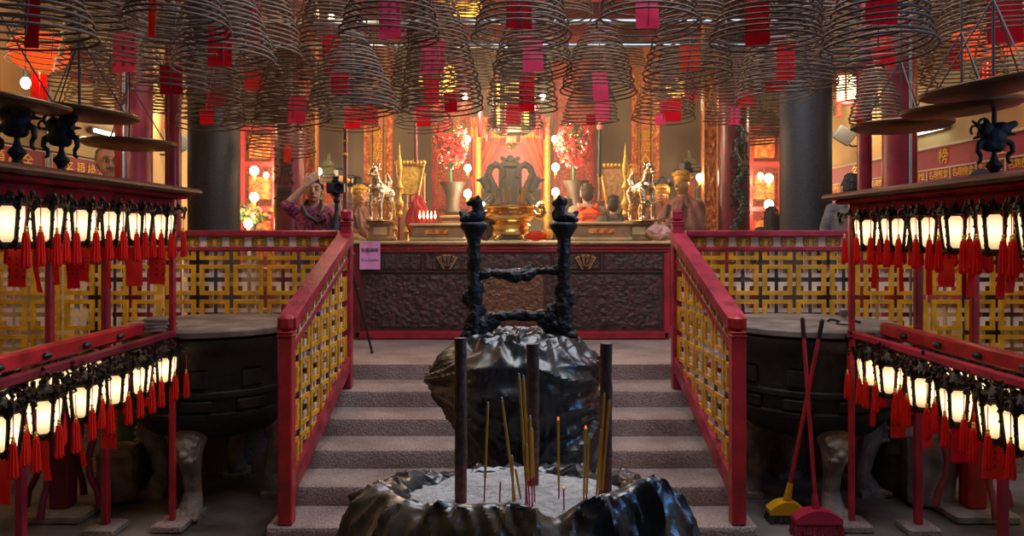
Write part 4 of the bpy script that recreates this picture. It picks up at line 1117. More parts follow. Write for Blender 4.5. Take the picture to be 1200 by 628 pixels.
def coil_mesh(R, H, seed, r, drift):
    rnd = random.Random(seed)
    turns = max(10, min(30, int(H / .028)))
    seg = 44; N = turns * seg
    pw = rnd.uniform(.48, .75); pz = rnd.uniform(.95, 1.35)
    tilt = (rnd.uniform(-.07, .07), rnd.uniform(-.07, .07))
    r0 = rnd.uniform(.10, .22)
    pts = []
    ph = rnd.uniform(0, 6)
    for i in range(N + 1):
        t = i / N; a = t * turns * 2 * PI + ph
        rr = R * (r0 + (1 - r0) * t ** pw) * (1 + .025 * math.sin(a * .37 + ph) + .015 * math.sin(a * 1.93))
        z = H * (1 - t ** pz)
        k = t * rr
        cx, cy = drift * (1 - t) ** 1.3, .015 * math.sin(t * 9)
        pts.append((cx + rr * math.cos(a), cy + rr * math.sin(a) * .98, z + k * (tilt[0] * math.cos(a) + tilt[1] * math.sin(a)) + .006 * noise.noise(Vector((a * .6, seed, 0)))))
    mb = MB(); mb.tube(pts, r, 6)
    return mb.mesh('coil', COILG if seed % 3 == 0 else COILM)
USED = [(tr[k][1].x, tr[k][1].y, tr[k][2], tr[k][1].z - .05, tr[k][1].z + .45) for k in tr] + [(X(157, 6.45), 6.45, .15, 0, 9), (X(1054, 6.45), 6.45, .14, 0, 9), (X(251, 7.6), 7.6, .25, 0, 9), (X(944, 7.6), 7.6, .25, 0, 9), (X(340, 9), 9, .18, 0, 9), (X(860, 9), 9, .18, 0, 9)]
PICK = {}
CYL = {}
for i, (cx, by, w, h, lean, tags, lab) in sorted(enumerate(CO), key=lambda q: -q[1][2]) * 5:
    best = None
    for n_ in range(41):                               # real size, and with it the distance, that keeps the coils clear of one another
        R = .18 + .2 * n_ / 40; d = 2 * R * FOC / w; c = P(cx, by, d); H = min(h * d / FOC, 1.0, CEIL - .25 - c.z)
        cost = abs(R - .285) * .6
        if c.z > CEIL - .5 or abs(c.x) + R > HW or d > 10.5: cost += 5
        for (ux, uy, ur, uz0, uz1) in USED + [CYL[q] for q in CYL if q != i]:
            zo = min(uz1, c.z + H) - max(uz0, c.z)
            if zo > 0: cost += max(0, ur + R - math.hypot(c.x - ux, c.y - uy)) * min(zo, .6) * 9
        if best is None or cost < best[0]: best = (cost, R, d, c, H)
    PICK[i] = best; CYL[i] = (best[3].x, best[3].y, best[1], best[3].z, best[3].z + best[4])
for i, (cx, by, w, h, lean, tags, lab) in enumerate(CO):
    R, d = PICK[i][1], PICK[i][2]
    c = P(cx, by, d); H = min(h * d / FOC, 1.0)
    if c.z + H > CEIL - .25: H = CEIL - .25 - c.z
    dr = lean * d / FOC
    t = thing('hanging_incense_coil', lab, 'incense coil', c, 0, 'hanging incense coils')
    link('spiral', coil_mesh(R, H, i, .0062 if w > 60 else .0072, dr), t)
    mb = MB(); mb.tube([(dr, 0, H - .01), (dr, 0, CEIL - c.z)], .0035, 5)
    mb.tube([(dr, 0, H - .01), (dr * .5, 0, H * .5), (0, 0, .02)], .003, 5)
    mb.tube([(dr - R * .25, 0, H - .03), (dr + R * .25, 0, H - .03)], .006, 5)
    mb.build('hanging_wire', WIRE, t)
    for (m, tx, y0, y1, tw, wish) in tags:
        yo = random.uniform(-.04, .04)
        paper_tag(t, (X(tx, d) - c.x, yo, Z(y0, d) - c.z), tw * d / FOC, (y1 - y0) * d / FOC, m, rz=random.uniform(-.25, .25), tilt=random.uniform(-.06, .06), wish=wish, curl=0.0)
        mb = MB(); tp = Vector((X(tx, d) - c.x, yo, Z(y0, d) - c.z)); ap = Vector((dr, 0, H))
        if ap.z > tp.z: mb.tube([tp - Vector((0, 0, .01)), tp + Vector((0, 0, .05)), tp.lerp(ap, .6), ap], .0025, 5); mb.build('tag_string', mat('pink_string', (.6, .05, .15), .7), t)
# metal rods the coils hang from
for i, (y, z) in enumerate(((7.3, Z(25, 7.3)), (7.75, Z(53, 7.75)))):
    mb = MB(); mb.cyl((-HW, y, z), (HW, y, z), .026 if i == 0 else .022, n=14)
    o = tag(mb.build('hanging_rail', mat('pale_steel', (.42, .5, .55), .3, metal=.8)), 'pale steel hanging rail across the hall among the coils, ' + ('upper of two' if i == 0 else 'lower of two'), 'rail')
# ================================================================ people
def human(label, loc, rz, h, skin, hairm, clothes, arms, hair='short', head_yaw=0.0, face=True, hs=1.0, lean=0.0):
    k = h / 1.72
    t = thing('person', label, 'person', loc, rz)
    V = lambda x, y, z: Vector((x * k, y * k - lean * max(0, z - .9) * k, z * k))
    HC = V(0, -.015, 1.605); HR = Matrix.Rotation(head_yaw, 3, 'Z')
    def hd(x, y, z): return HC + HR @ Vector((x * k * hs, y * k * hs, z * k * hs))
    # body: one continuous surface
    mb = MB()
    mb.cap(V(0, 0, .98), V(0, .0, 1.10), .135 * k, .125 * k); mb.cap(V(-.05, 0, 1.1), V(-.07, .0, 1.30), .095 * k, .10 * k); mb.cap(V(.05, 0, 1.1), V(.07, 0, 1.30), .095 * k, .10 * k)
    mb.cap(V(-.15, .01, 1.40), V(.15, .01, 1.40), .06 * k, .06 * k); mb.cap(V(0, .01, 1.38), V(0, -.005, 1.53), .062 * k, .052 * k)
    for s in (-1, 1):
        mb.cap(V(s * .09, 0, .95), V(s * .10, -.01, .52), .092 * k, .06 * k); mb.cap(V(s * .10, -.01, .52), V(s * .10, .015, .10), .058 * k, .036 * k)
        mb.cap(V(s * .10, .03, .04), V(s * .11, -.14, .03), .04 * k, .03 * k)
    mb.ell(hd(0, .01, .022), (.078 * k * hs, .095 * k * hs, .098 * k * hs)); mb.ell(hd(0, -.02, -.035), (.062 * k * hs, .068 * k * hs, .078 * k * hs)); mb.ell(hd(0, -.052, -.085), (.03 * k * hs, .03 * k * hs, .024 * k * hs))
    mb.cap(hd(0, -.088, .02), hd(0, -.108, -.022), .011 * k * hs, .016 * k * hs)            # nose
    mb.cap(hd(-.022, -.082, -.060), hd(.022, -.082, -.060), .009 * k * hs, .009 * k * hs)   # lips
    for s in (-1, 1):
        mb.ell(hd(s * .080, .012, -.005), (.012 * k * hs, .024 * k * hs, .034 * k * hs)); mb.cap(hd(s * .018, -.087, .038), hd(s * .05, -.078, .040), .010 * k * hs, .008 * k * hs)
    sh = {}
    for s, (el, hn, curl) in arms.items():
        S0 = V(s * .175, .01, 1.395); E = V(*el); Hn = V(*hn); sh[s] = (S0, E, Hn)
        mb.cap(S0, E, .05 * k, .041 * k); mb.cap(E, Hn, .041 * k, .027 * k)
        f = (Hn - E).normalized(); side = f.cross(Vector((0, 1, 0)))
        side = side.normalized() if side.length > .1 else Vector((1, 0, 0))
        nrm = side.cross(f)
        pc = Hn + f * .05 * k
        mb.cap(Hn + side * .018 * k, pc + side * .026 * k + f * .02 * k, .019 * k, .017 * k); mb.cap(Hn - side * .018 * k, pc - side * .026 * k + f * .02 * k, .019 * k, .017 * k); mb.cap(Hn, pc + f * .02 * k, .02 * k, .018 * k)
        for q, ln in ((-.034, .062), (-.012, .074), (.011, .07), (.033, .055)):
            b0 = pc + side * q * k + f * .025 * k; b1 = b0 + f * ln * .55 * k + nrm * curl * .4 * ln * k; b2 = b1 + (f * (1 - curl * .7) + nrm * curl).normalized() * ln * .5 * k
            mb.cap(b0, b1, .0098 * k, .009 * k, 8); mb.cap(b1, b2, .009 * k, .0078 * k, 8)
        b0 = Hn + side * .03 * k + f * .02 * k; b1 = b0 + (side * .7 + f * .7) * .04 * k; b2 = b1 + (side * .2 + f + nrm * curl) .normalized() * .032 * k
        mb.cap(b0, b1, .0125 * k, .0105 * k, 8); mb.cap(b1, b2, .0105 * k, .009 * k, 8)
    o = mb.build('body', skin, t); remesh_obj(o, .0075 * k, 2)
    # face details
    if face:
        for s in (-1, 1):
            mb = MB(); mb.m = 0; mb.ell(hd(s * .032, -.077, .012), (.0145 * k * hs, .010 * k * hs, .008 * k * hs), 10, 6); mb.m = 1; mb.ell(hd(s * .032, -.086, .012), (.0065 * k * hs, .004 * k * hs, .0068 * k * hs), 8, 5)
            mb.build('eye', [mat('eye_white', (.6, .55, .5), .3), BLACK], t)
            mb = MB(); mb.tube([hd(s * .012, -.092, .036), hd(s * .032, -.091, .045), hd(s * .054, -.076, .040)], [.004 * k, .006 * k, .003 * k], 6); mb.build('eyebrow', hairm, t)
        mb = MB(); mb.tube([hd(-.026, -.079, -.060), hd(0, -.092, -.061), hd(.026, -.079, -.060)], [.003 * k, .0055 * k, .003 * k], 6); mb.build('mouth', mat('lip', (.38, .13, .10), .5), t)
    # hair
    mb = MB()
    if hair in ('short', 'long', 'bald'):
        if hair != 'bald':
            mb.ell(hd(0, .024, .045), (.086 * k * hs, .094 * k * hs, .092 * k * hs)); mb.ell(hd(0, .055, .0), (.078 * k * hs, .062 * k * hs, .09 * k * hs)); mb.ell(hd(0, -.03, .098), (.062 * k * hs, .055 * k * hs, .034 * k * hs))
        else:
            mb.ell(hd(0, .055, -.005), (.081 * k * hs, .058 * k * hs, .07 * k * hs)); mb.ell(hd(0, .03, .06), (.078 * k * hs, .082 * k * hs, .068 * k * hs))
        for s in (-1, 1): mb.cap(hd(s * .078, -.005, .05), hd(s * .08, .01, -.005), .018 * k * hs, .012 * k * hs)
        if hair == 'long':
            mb.cap(hd(0, .06, 0), hd(0, .085, -.22), .085 * k, .07 * k)
            for s in (-1, 1): mb.cap(hd(s * .06, .03, .0), hd(s * .07, .05, -.2), .05 * k, .045 * k)
    rnd = random.Random(len(label))
    for _ in range(26):
        a = rnd.uniform(0, PI * 2); e = rnd.uniform(.2, 1.4)
        if math.sin(a) < -.2 and e < .9: continue
        p = hd(.08 * math.cos(a) * math.cos(e), .02 + .088 * math.sin(a) * math.cos(e), .05 + .085 * math.sin(e)); mb.ell(p, (.02 * k, .02 * k, .014 * k), 8, 5)
    o = mb.build('hair', hairm, t); remesh_obj(o, .006 * k, 1, lambda c: .0035 * noise.noise(c * 70))
    # clothes
    for nm, m, long_, lower in clothes:
        mb = MB()
        if lower:
            mb.cap(V(0, 0, .99), V(0, 0, 1.02), .155 * k, .15 * k)
            for s in (-1, 1): mb.cap(V(s * .09, 0, .94), V(s * .10, -.01, .52), .108 * k, .08 * k); mb.cap(V(s * .10, -.01, .52), V(s * .10, .015, .07), .078 * k, .062 * k)
        else:
            mb.cap(V(-.06, 0, .97), V(-.07, 0, 1.31), .118 * k, .118 * k); mb.cap(V(.06, 0, .97), V(.07, 0, 1.31), .118 * k, .118 * k); mb.cap(V(0, 0, .97), V(0, 0, 1.3), .135 * k, .125 * k)
            mb.cap(V(-.155, .01, 1.392), V(.155, .01, 1.392), .073 * k, .073 * k); mb.cap(V(-.05, .015, 1.43), V(.05, .015, 1.43), .066 * k, .066 * k)
            for s in sh:
                S0, E, Hn = sh[s]
                mb.cap(S0, E, .066 * k, .056 * k)
                if long_: mb.cap(E, E.lerp(Hn, long_), .056 * k, .044 * k)
        o = mb.build(nm, m, t); remesh_obj(o, .010 * k, 2, lambda c: .006 * noise.noise(Vector((c.x * 9, c.y * 9, c.z * 22))))
    return t, V, hd, k
def cloth(n, c, v=.2, vs=12): return mat(n, c, .8, var=v, vscale=vs, bump=.2, bscale=40)
DOWN = {-1: ((-.25, .03, 1.13), (-.24, -.06, .88), .4), 1: ((.25, .03, 1.13), (.24, -.06, .88), .4)}

# moustached man behind the rack
t, V, hd, k = human('moustached man in dark blazer and glasses behind the lantern rack', (X(129, 6.95), 6.95, PZ), .0, 1.87, SKIND, HAIRG,
      [('shirt', cloth('grey_shirt', (.28, .27, .27)), 0, False), ('blazer', cloth('dark_blazer', (.02, .02, .024)), .95, False), ('trousers', cloth('dark_trousers', (.03, .03, .035)), 0, True)], DOWN, 'bald', head_yaw=.62, hs=1.14)
mb = MB(); mb.tube([hd(-.034, -.092, -.048), hd(-.018, -.104, -.042), hd(0, -.106, -.040), hd(.018, -.104, -.042), hd(.034, -.092, -.048)], [.006, .012, .012, .012, .006], 8); mb.build('moustache', HAIRG, t)
mb = MB()
for s in (-1, 1):
    mb.tube([hd(s * .034 + .022 * math.cos(a), -.102, .012 + .016 * math.sin(a)) for a in [i * PI / 6 for i in range(12)]], .002, 5, closed=True)
    mb.tube([hd(s * .056, -.10, .016), hd(s * .083, .0, .012)], .002, 5)
mb.tube([hd(-.012, -.104, .014), hd(.012, -.104, .014)], .002, 5); mb.build('glasses', mat('spectacle_frame', (.1, .1, .11), .3, metal=.8), t)
mb = MB(); mb.prism([(q.x, q.z) for q in (V(-.02, 0, 1.32), V(.02, 0, 1.32), V(.07, 0, 1.50), V(-.07, 0, 1.50))], -.135, -.12); mb.build('shirt_front', cloth('grey_shirt', (.28, .27, .27)), t)

# photographer
pl = mat('plaid_shirt', (.13, .02, .05), .8, col2=(.34, .08, .14), vscale=38, bump=.2, ramp=(.45, .55))
t, V, hd, k = human('person in a plaid maroon shirt, one hand raised, behind a camera on a tripod', (X(368, 6.9), 6.9, PZ), .12, 1.60, SKIN, HAIRBR,
      [('plaid_shirt', pl, .15, False), ('jeans', cloth('jeans', (.05, .06, .1)), 0, True)],
      {-1: ((-.235, -.14, 1.46), (-.045, -.19, 1.655), .35), 1: ((.27, -.10, 1.24), (.245, -.235, 1.52), .8)}, 'short', head_yaw=.1)
mb = MB(); mb.tube([V(-.09, -.12, 1.45), V(-.04, -.165, 1.36), V(.06, -.165, 1.30), V(.13, -.15, 1.33)], .02, 8); mb.tube([V(-.09, -.12, 1.45), V(-.07, .03, 1.51), V(.06, .05, 1.51), V(.09, -.1, 1.45), V(.06, -.165, 1.36)], .014, 8); mb.build('camera_strap', BLACK, t)
cx, cy, cz = X(394, 6.62), 6.62, Z(220, 6.62)
t = thing('camera', 'black camera on a tripod in front of the photographer', 'camera', (cx, cy, cz))
mb = MB(); mb.bbox((0, 0, 0), (.145, .07, .10), .014); mb.bbox((-.005, .0, .062), (.06, .06, .035), .012); mb.bbox((-.06, -.02, 0), (.035, .05, .1), .012); mb.bbox((0, 0, .09), (.05, .07, .025), .01); mb.build('camera_body', BLACK, t)
mb = MB(); mb.xf = Matrix.Translation((.02, -.03, -.005)) @ Matrix.Rotation(PI / 2, 4, 'X') @ Matrix.Rotation(.25, 4, 'Y')
mb.lathe([(.036, 0), (.036, .03), (.04, .035), (.04, .075), (.046, .085), (.046, .11), (.038, .11), (.034, .09), (.01, .085)], n=28); mb.build('lens', BLACK, t)
mb = MB(); mb.xf = Matrix.Translation((.02, -.03, -.005)) @ Matrix.Rotation(PI / 2, 4, 'X') @ Matrix.Rotation(.25, 4, 'Y'); mb.lathe([(.01, .09), (.034, .093)], n=24); mb.build('lens_glass', mat('lens_glass', (.01, .012, .03), .15), t)
t = thing('tripod', 'black camera tripod, one leg reaching down beside the pink notice', 'tripod', (cx, cy + .02, PZ))
top = cz - .05 - PZ
mb = MB(); mb.cyl((0, 0, top - .16), (0, 0, top - .02), .018); mb.bbox((0, 0, top - .012), (.07, .06, .02), .006); mb.ell((0, 0, top - .06), .03); mb.build('head', BLACK, t)
for dx, dy in ((X(436, 7.12) - cx, 7.12 - cy - .02), (-.28, .16), (.02, -.28)):
    mb = MB(); a = Vector((0, 0, top - .14)); b = Vector((dx, dy, .012)); mb.cyl(a, a.lerp(b, .55), .017, .016, 10); mb.cyl(a.lerp(b, .5), b, .012, .011, 10); mb.ell(a.lerp(b, .54), .02, 10, 6); mb.ell(b, .016, 8, 5); mb.build('leg', BLACK, t)
    mb = MB(); mb.cyl(a.lerp(b, .08), a.lerp(b, .3), .024, .024, 10); mb.build('leg_padding', mat('blue_grey_foam', (.03, .04, .06), .8), t)
# worshippers beyond the table
t, V, hd, k = human('man seen from behind wearing an orange backpack beyond the altar table', (X(688, 9.65), 9.65, PZ), PI, 1.72, SKIND, HAIRBR,
      [('khaki_shirt', cloth('khaki_shirt', (.30, .22, .14)), .3, False), ('trousers', cloth('dark_trousers', (.03, .03, .035)), 0, True)], {-1: ((-.27, .0, 1.15), (-.1, -.22, 1.2), .4), 1: ((.27, .0, 1.15), (.1, -.22, 1.2), .4)}, 'short', face=False)
orp = mat('orange_nylon', (.85, .10, .015), .6, var=.15)
t = thing('backpack', 'bright orange backpack on the back of a man beyond the altar table', 'backpack', (X(690, 9.44), 9.45, PZ + 1.17), 0)
mb = MB(); mb.bbox((0, 0, .06), (.31, .16, .42), .07); mb.bbox((0, -.075, -.01), (.25, .09, .24), .05); mb.build('bag', orp, t)
mb = MB(); mb.bbox((-.12, -.09, -.05), (.045, .05, .14), .02); mb.build('yellow_pouch', YPLA, t)
for s in (-1, 1): mb = MB(); mb.tube([(s * .1, .06, .26), (s * .11, .15, .31), (s * .11, .27, .24)], .022, 8); mb.build('strap', orp, t)
mb = MB(); mb.tube([(-.14, -.085, .12), (0, -.105, .14), (.14, -.085, .12)], .005, 6); mb.build('zip', BLACK, t)
t, V, hd, k = human('person seen from behind with black hair and a black backpack, beside the orange backpack', (X(719, 9.28), 9.28, PZ), PI - .2, 1.56, SKIN, HAIRB,
      [('grey_top', cloth('dark_grey_top', (.09, .07, .055)), .5, False), ('trousers', cloth('dark_trousers', (.03, .03, .035)), 0, True)], DOWN, 'short', face=False)
t = thing('backpack', 'small black backpack on the person next to the orange backpack', 'backpack', (X(721, 9.09), 9.09, PZ + 1.02))
mb = MB(); mb.bbox((0, 0, 0), (.22, .13, .30), .05); mb.bbox((0, -.06, -.04), (.17, .06, .16), .03); mb.build('bag', cloth('black_nylon', (.02, .022, .03)), t)
for s in (-1, 1): mb = MB(); mb.tube([(s * .06, .03, .13), (s * .09, .05, .25), (s * .10, .16, .35), (s * .1, .26, .30)], .016, 8); mb.build('strap', cloth('black_nylon', (.02, .022, .03)), t)
human('dark-haired person mostly hidden between the gold censer and the orange backpack', (X(664, 10.05), 10.05, PZ), PI, 1.57, SKIN, HAIRB, [('top', cloth('dark_top', (.05, .04, .04)), .5, False), ('trousers', cloth('dark_trousers', (.03, .03, .035)), 0, True)], DOWN, 'short', face=False)
human('person in a grey jacket seen from behind, head half behind the thin dark post', (X(998, 7.05), 7.05, PZ), PI - .5, 1.64, SKIN, HAIRB, [('grey_jacket', cloth('grey_jacket', (.11, .10, .10)), .95, False), ('trousers', cloth('dark_trousers', (.03, .03, .035)), 0, True)], DOWN, 'short', face=False)
human('long dark-haired person whose head just shows above the fence, before the side shrine lamps', (X(904, 8.6), 8.6, PZ), PI, 1.40, SKIN, HAIRB, [('dark_top', cloth('olive_top', (.035, .045, .03)), .6, False), ('trousers', cloth('dark_trousers', (.03, .03, .035)), 0, True)], DOWN, 'long', face=False)
t, V, hd, k = human('person whose navy cap shows above the rack roof before the crimson board', (X(1150, 6.62), 6.62, PZ), PI - 1.2, 1.64, SKIN, HAIRB, [('navy_top', cloth('navy_top', (.03, .04, .07)), .95, False), ('trousers', cloth('dark_trousers', (.03, .03, .035)), 0, True)], DOWN, 'short')
mb = MB(); mb.ell(hd(0, .02, .055), (.092, .104, .088)); mb.ell(hd(0, -.11, .05), (.07, .06, .012)); o = mb.build('cap', cloth('navy_cap', (.02, .03, .06)), t); remesh_obj(o, .007, 2)

# ================================================================ robed statues
ROBE = mat('maroon_brown_robe', (.17, .05, .035), .65, col2=(.26, .11, .07), vscale=5, bump=.2)
ROBED = mat('dark_brown_robe', (.07, .03, .025), .65, var=.3, vscale=5, bump=.2)
FACEG = mat('statue_face', (.52, .26, .10), .4, metal=.2, var=.1)
def statue(px, d, ytop, rz, label, wide=1.0, robe=ROBE):
    zt = Z(ytop, d) - PZ; k = zt / 1.86
    t = thing('robed_statue', label, 'statue', (X(px, d), d, PZ), rz, 'robed official statues')
    mb = MB()
    prof = [(.30, .0), (.31, .03), (.28, .3), (.27, .7), (.285, 1.0), (.275, 1.2), (.21, 1.36), (.10, 1.45), (.06, 1.5)]
    mb.lathe([(r * k * wide, z * k) for r, z in prof], n=36, sy=.75)
    for s in (-1, 1):
        mb.cap((s * .2 * k * wide, 0, 1.32 * k), (s * .27 * k * wide, -.08 * k, 1.08 * k), .1 * k, .12 * k); mb.cap((s * .27 * k * wide, -.08 * k, 1.08 * k), (s * .07 * k, -.26 * k, 1.12 * k), .12 * k, .09 * k); mb.cap((s * .2 * k, -.12 * k, 1.06 * k), (s * .2 * k, -.16 * k, .75 * k), .10 * k, .07 * k)
    o = mb.build('robe', robe, t); remesh_obj(o, .016 * k, 2, lambda c: .012 * math.sin(math.atan2(c.y, c.x) * 15 + c.z * 3) + .008 * noise.noise(c * 12))
    mb = MB(); H0 = Vector((0, -.03 * k, 1.58 * k))
    mb.cap((0, -.01, 1.46 * k), (0, -.02, 1.55 * k), .05 * k, .05 * k); mb.ell(H0, (.078 * k, .092 * k, .112 * k)); mb.cap(H0 + Vector((0, -.09 * k, .01)), H0 + Vector((0, -.108 * k, -.02)), .010 * k, .015 * k)
    for s in (-1, 1): mb.ell(H0 + Vector((s * .08 * k, .0, 0)), (.012 * k, .022 * k, .045 * k)); mb.cap(H0 + Vector((s * .017 * k, -.088 * k, .03 * k)), H0 + Vector((s * .05 * k, -.075 * k, .032 * k)), .009 * k, .007 * k);
    mb.cap(H0 + Vector((-.02 * k, -.085 * k, -.05 * k)), H0 + Vector((.02 * k, -.085 * k, -.05 * k)), .008 * k)
    o = mb.build('head', FACEG, t); remesh_obj(o, .007 * k, 1)
    for s in (-1, 1):
        mb = MB(); mb.ell((s * .05 * k, -.31 * k, 1.13 * k), (.03 * k, .04 * k, .035 * k))
        for q in range(4): mb.cap((s * .03 * k, -.335 * k, (1.15 - q * .018) * k), (-s * .012 * k, -.35 * k, (1.155 - q * .018) * k), .010 * k, .008 * k, 8)
        mb.cap((s * .045 * k, -.31 * k, 1.16 * k), (s * .02 * k, -.32 * k, 1.185 * k), .011 * k, .009 * k, 8)
        o = mb.build('hand', FACEG, t); remesh_obj(o, .006 * k, 1)
    mb = MB(); mb.lathe([(.088 * k, 1.625 * k), (.098 * k, 1.64 * k), (.10 * k, 1.67 * k), (.09 * k, 1.715 * k), (.07 * k, 1.745 * k), (.03 * k, 1.755 * k)], (0, -.02 * k, 0), 24)
    for q in range(9): a = -PI / 2 + (q - 4) * .25; mb.ell((.1 * k * math.cos(a), -.02 * k + .1 * k * math.sin(a), 1.70 * k), (.016 * k, .016 * k, .024 * k), 8, 5)
    mb.build('gold_crown', GOLDP, t)
    mb = MB(); mb.bbox((0, .03 * k, 1.77 * k), (.13 * k, .11 * k, .17 * k), .03 * k)
    for s in (-1, 1): mb.bbox((s * .13 * k, .06 * k, 1.75 * k), (.14 * k, .02 * k, .05 * k), .01 * k)
    mb.build('black_hat', BLACK, t)
    mb = MB(); mb.tube([(-.11 * k, -.16 * k * wide, 1.36 * k), (-.09 * k, -.225 * k, 1.15 * k), (0, -.25 * k, .9 * k)], .022 * k, 8); mb.tube([(.11 * k, -.16 * k * wide, 1.36 * k), (.09 * k, -.225 * k, 1.15 * k), (0, -.25 * k, .9 * k)], .022 * k, 8); mb.build('sash', ROBED, t)
    return t
statue(399, 10.0, 196, .5, 'robed statue in black hat with gold brim directly behind the photographer\'s camera', .8, ROBED)
statue(420, 9.35, 206, .6, 'robed statue with gold crown between the thin staff and the standing gilt beast')
statue(801, 9.35, 188, -.9, 'larger robed statue with gold crown just above the stair post by the orange carved post', .85)
statue(777, 10.0, 206, -.7, 'smaller robed statue with gold crown, behind the larger one, nearer the gilt beast', .95)

# ================================================================ things on and behind the altar table
TZ = PZ + 1.03 + .004
# great gold censer
cx, d = X(598, 8.5), 8.5
t = thing('gold_censer', 'great polished gold censer in the middle of the altar table', 'censer', (cx, d, TZ))
mb = MB(); mb.lathe([(.02, .05), (.16, .05), (.205, .07), (.215, .10), (.20, .125), (.215, .15), (.225, .17), (.20, .185), (.19, .20), (.25, .225), (.29, .265), (.295, .30), (.27, .335), (.255, .345), (.29, .36), (.30, .375), (.29, .39), (.26, .39), (.25, .36), (.02, .34)], n=56); mb.build('bowl', GOLD, t)
for kk in range(4):
    a = kk * PI / 2 + PI / 4
    mb = MB(); mb.xf = Matrix.Rotation(a, 4, 'Z'); mb.cap((.15, 0, .07), (.2, 0, .04), .035, .028); mb.cap((.2, 0, .04), (.235, 0, .02), .026, .02); mb.ell((.225, 0, .022), (.035, .03, .02)); mb.build('foot', GOLD, t)
for s in (-1, 1):
    mb = MB(); mb.tube([(s * .27, 0, .28), (s * .34, 0, .26), (s * .375, 0, .31), (s * .36, 0, .36), (s * .32, 0, .38), (s * .33, 0, .41), (s * .37, 0, .42)], [.03, .034, .032, .03, .026, .024, .014], 10); mb.ell((s * .345, 0, .40), (.036, .03, .03)); mb.build('dragon_handle', GOLD, t)
mb = MB()
for q in range(-2, 3): mb.ell((q * .055, -.287 + abs(q) * .012, .295), (.022, .014, .022), 10, 6)
o = mb.build('medallion', mat('red_gilt', (.75, .12, .03), .25, metal=.8), t); o['label'] = 'row of red medallions'
for q in range(12):
    x, y = random.uniform(-.16, .16), random.uniform(-.12, .12); b = Vector((cx + x, d + y, TZ + .345))
    g = thing('incense_stick', 'one of the thin incense sticks burning in the great gold censer', 'incense', b, 0, 'incense sticks in the gold censer')
    tp = Vector((random.uniform(-.05, .05), random.uniform(-.04, .04), random.uniform(.16, .28)))
    mb = MB(); mb.cyl((0, 0, 0), tp * .35, .003, .003, 6); mb.build('stem', STICKR, g)
    mb = MB(); mb.cyl(tp * .35, tp, .0045, .004, 6); mb.build('paste', STICKY, g)
def low_box(px0, px1, d, ytop, label, m=WOOD):
    w = (px1 - px0) * d / FOC; h = Z(ytop, d) - TZ
    t = thing('offering_box', label, 'box', (X((px0 + px1) / 2, d), d, TZ), 0, 'low wooden offering boxes')
    mb = MB()
    mb.bbox((0, 0, h * .5), (w * .94, .30, h * .66), .012); mb.build('body', m, t)
    mb = MB(); mb.bbox((0, 0, h * .92), (w, .36, h * .16), .01); mb.bbox((0, 0, h * .10), (w * .98, .34, h * .2), .012); mb.build('moulding', WOODL if m is WOOD else m, t)
    mb = MB(); mb.bbox((0, -.152, h * .52), (w * .42, .012, h * .3), .01); mb.build('carved_panel', CARVE if m is WOOD else TABLEO, t)
    return h
hb = low_box(481, 546, 8.5, 262, 'low wooden offering box carrying lit candles on the altar table')
low_box(667, 739, 8.45, 260, 'low wooden offering box before the orange backpack on the altar table')
for q, px in enumerate((492, 496.5, 501, 505.5, 510)):
    dd = 8.45 + (q % 2) * .05
    t = thing('candle', 'small lit candle, one of a row of five on the offering box', 'candle', (X(px, dd), dd, TZ + hb), 0, 'lit candles on the offering box')
    mb = MB(); mb.cyl((0, 0, 0), (0, 0, .05), .011, .011, 10); mb.build('wax', CANDLE, t)
    mb = MB(); mb.lathe([(.002, .055), (.010, .068), (.011, .08), (.006, .11), (.001, .14)], n=10); mb.build('flame', FLAME, t)
def pedestal(px, d, w, ytop, label):
    h = Z(ytop, d) - TZ
    t = thing('wooden_pedestal', label, 'pedestal', (X(px, d), d, TZ), 0, 'wooden pedestals of the gilt beasts'); mb = MB()
    mb.bbox((0, 0, h * .1), (w, w * .8, h * .2), .01); mb.bbox((0, 0, h * .5), (w * .78, w * .62, h * .66), .008); mb.bbox((0, 0, h * .9), (w, w * .8, h * .2), .01); mb.build('body', WOOD, t)
    mb = MB(); mb.bbox((0, -w * .315, h * .5), (w * .5, .01, h * .4), .004); mb.build('panel', WOODL, t)
    return TZ + h
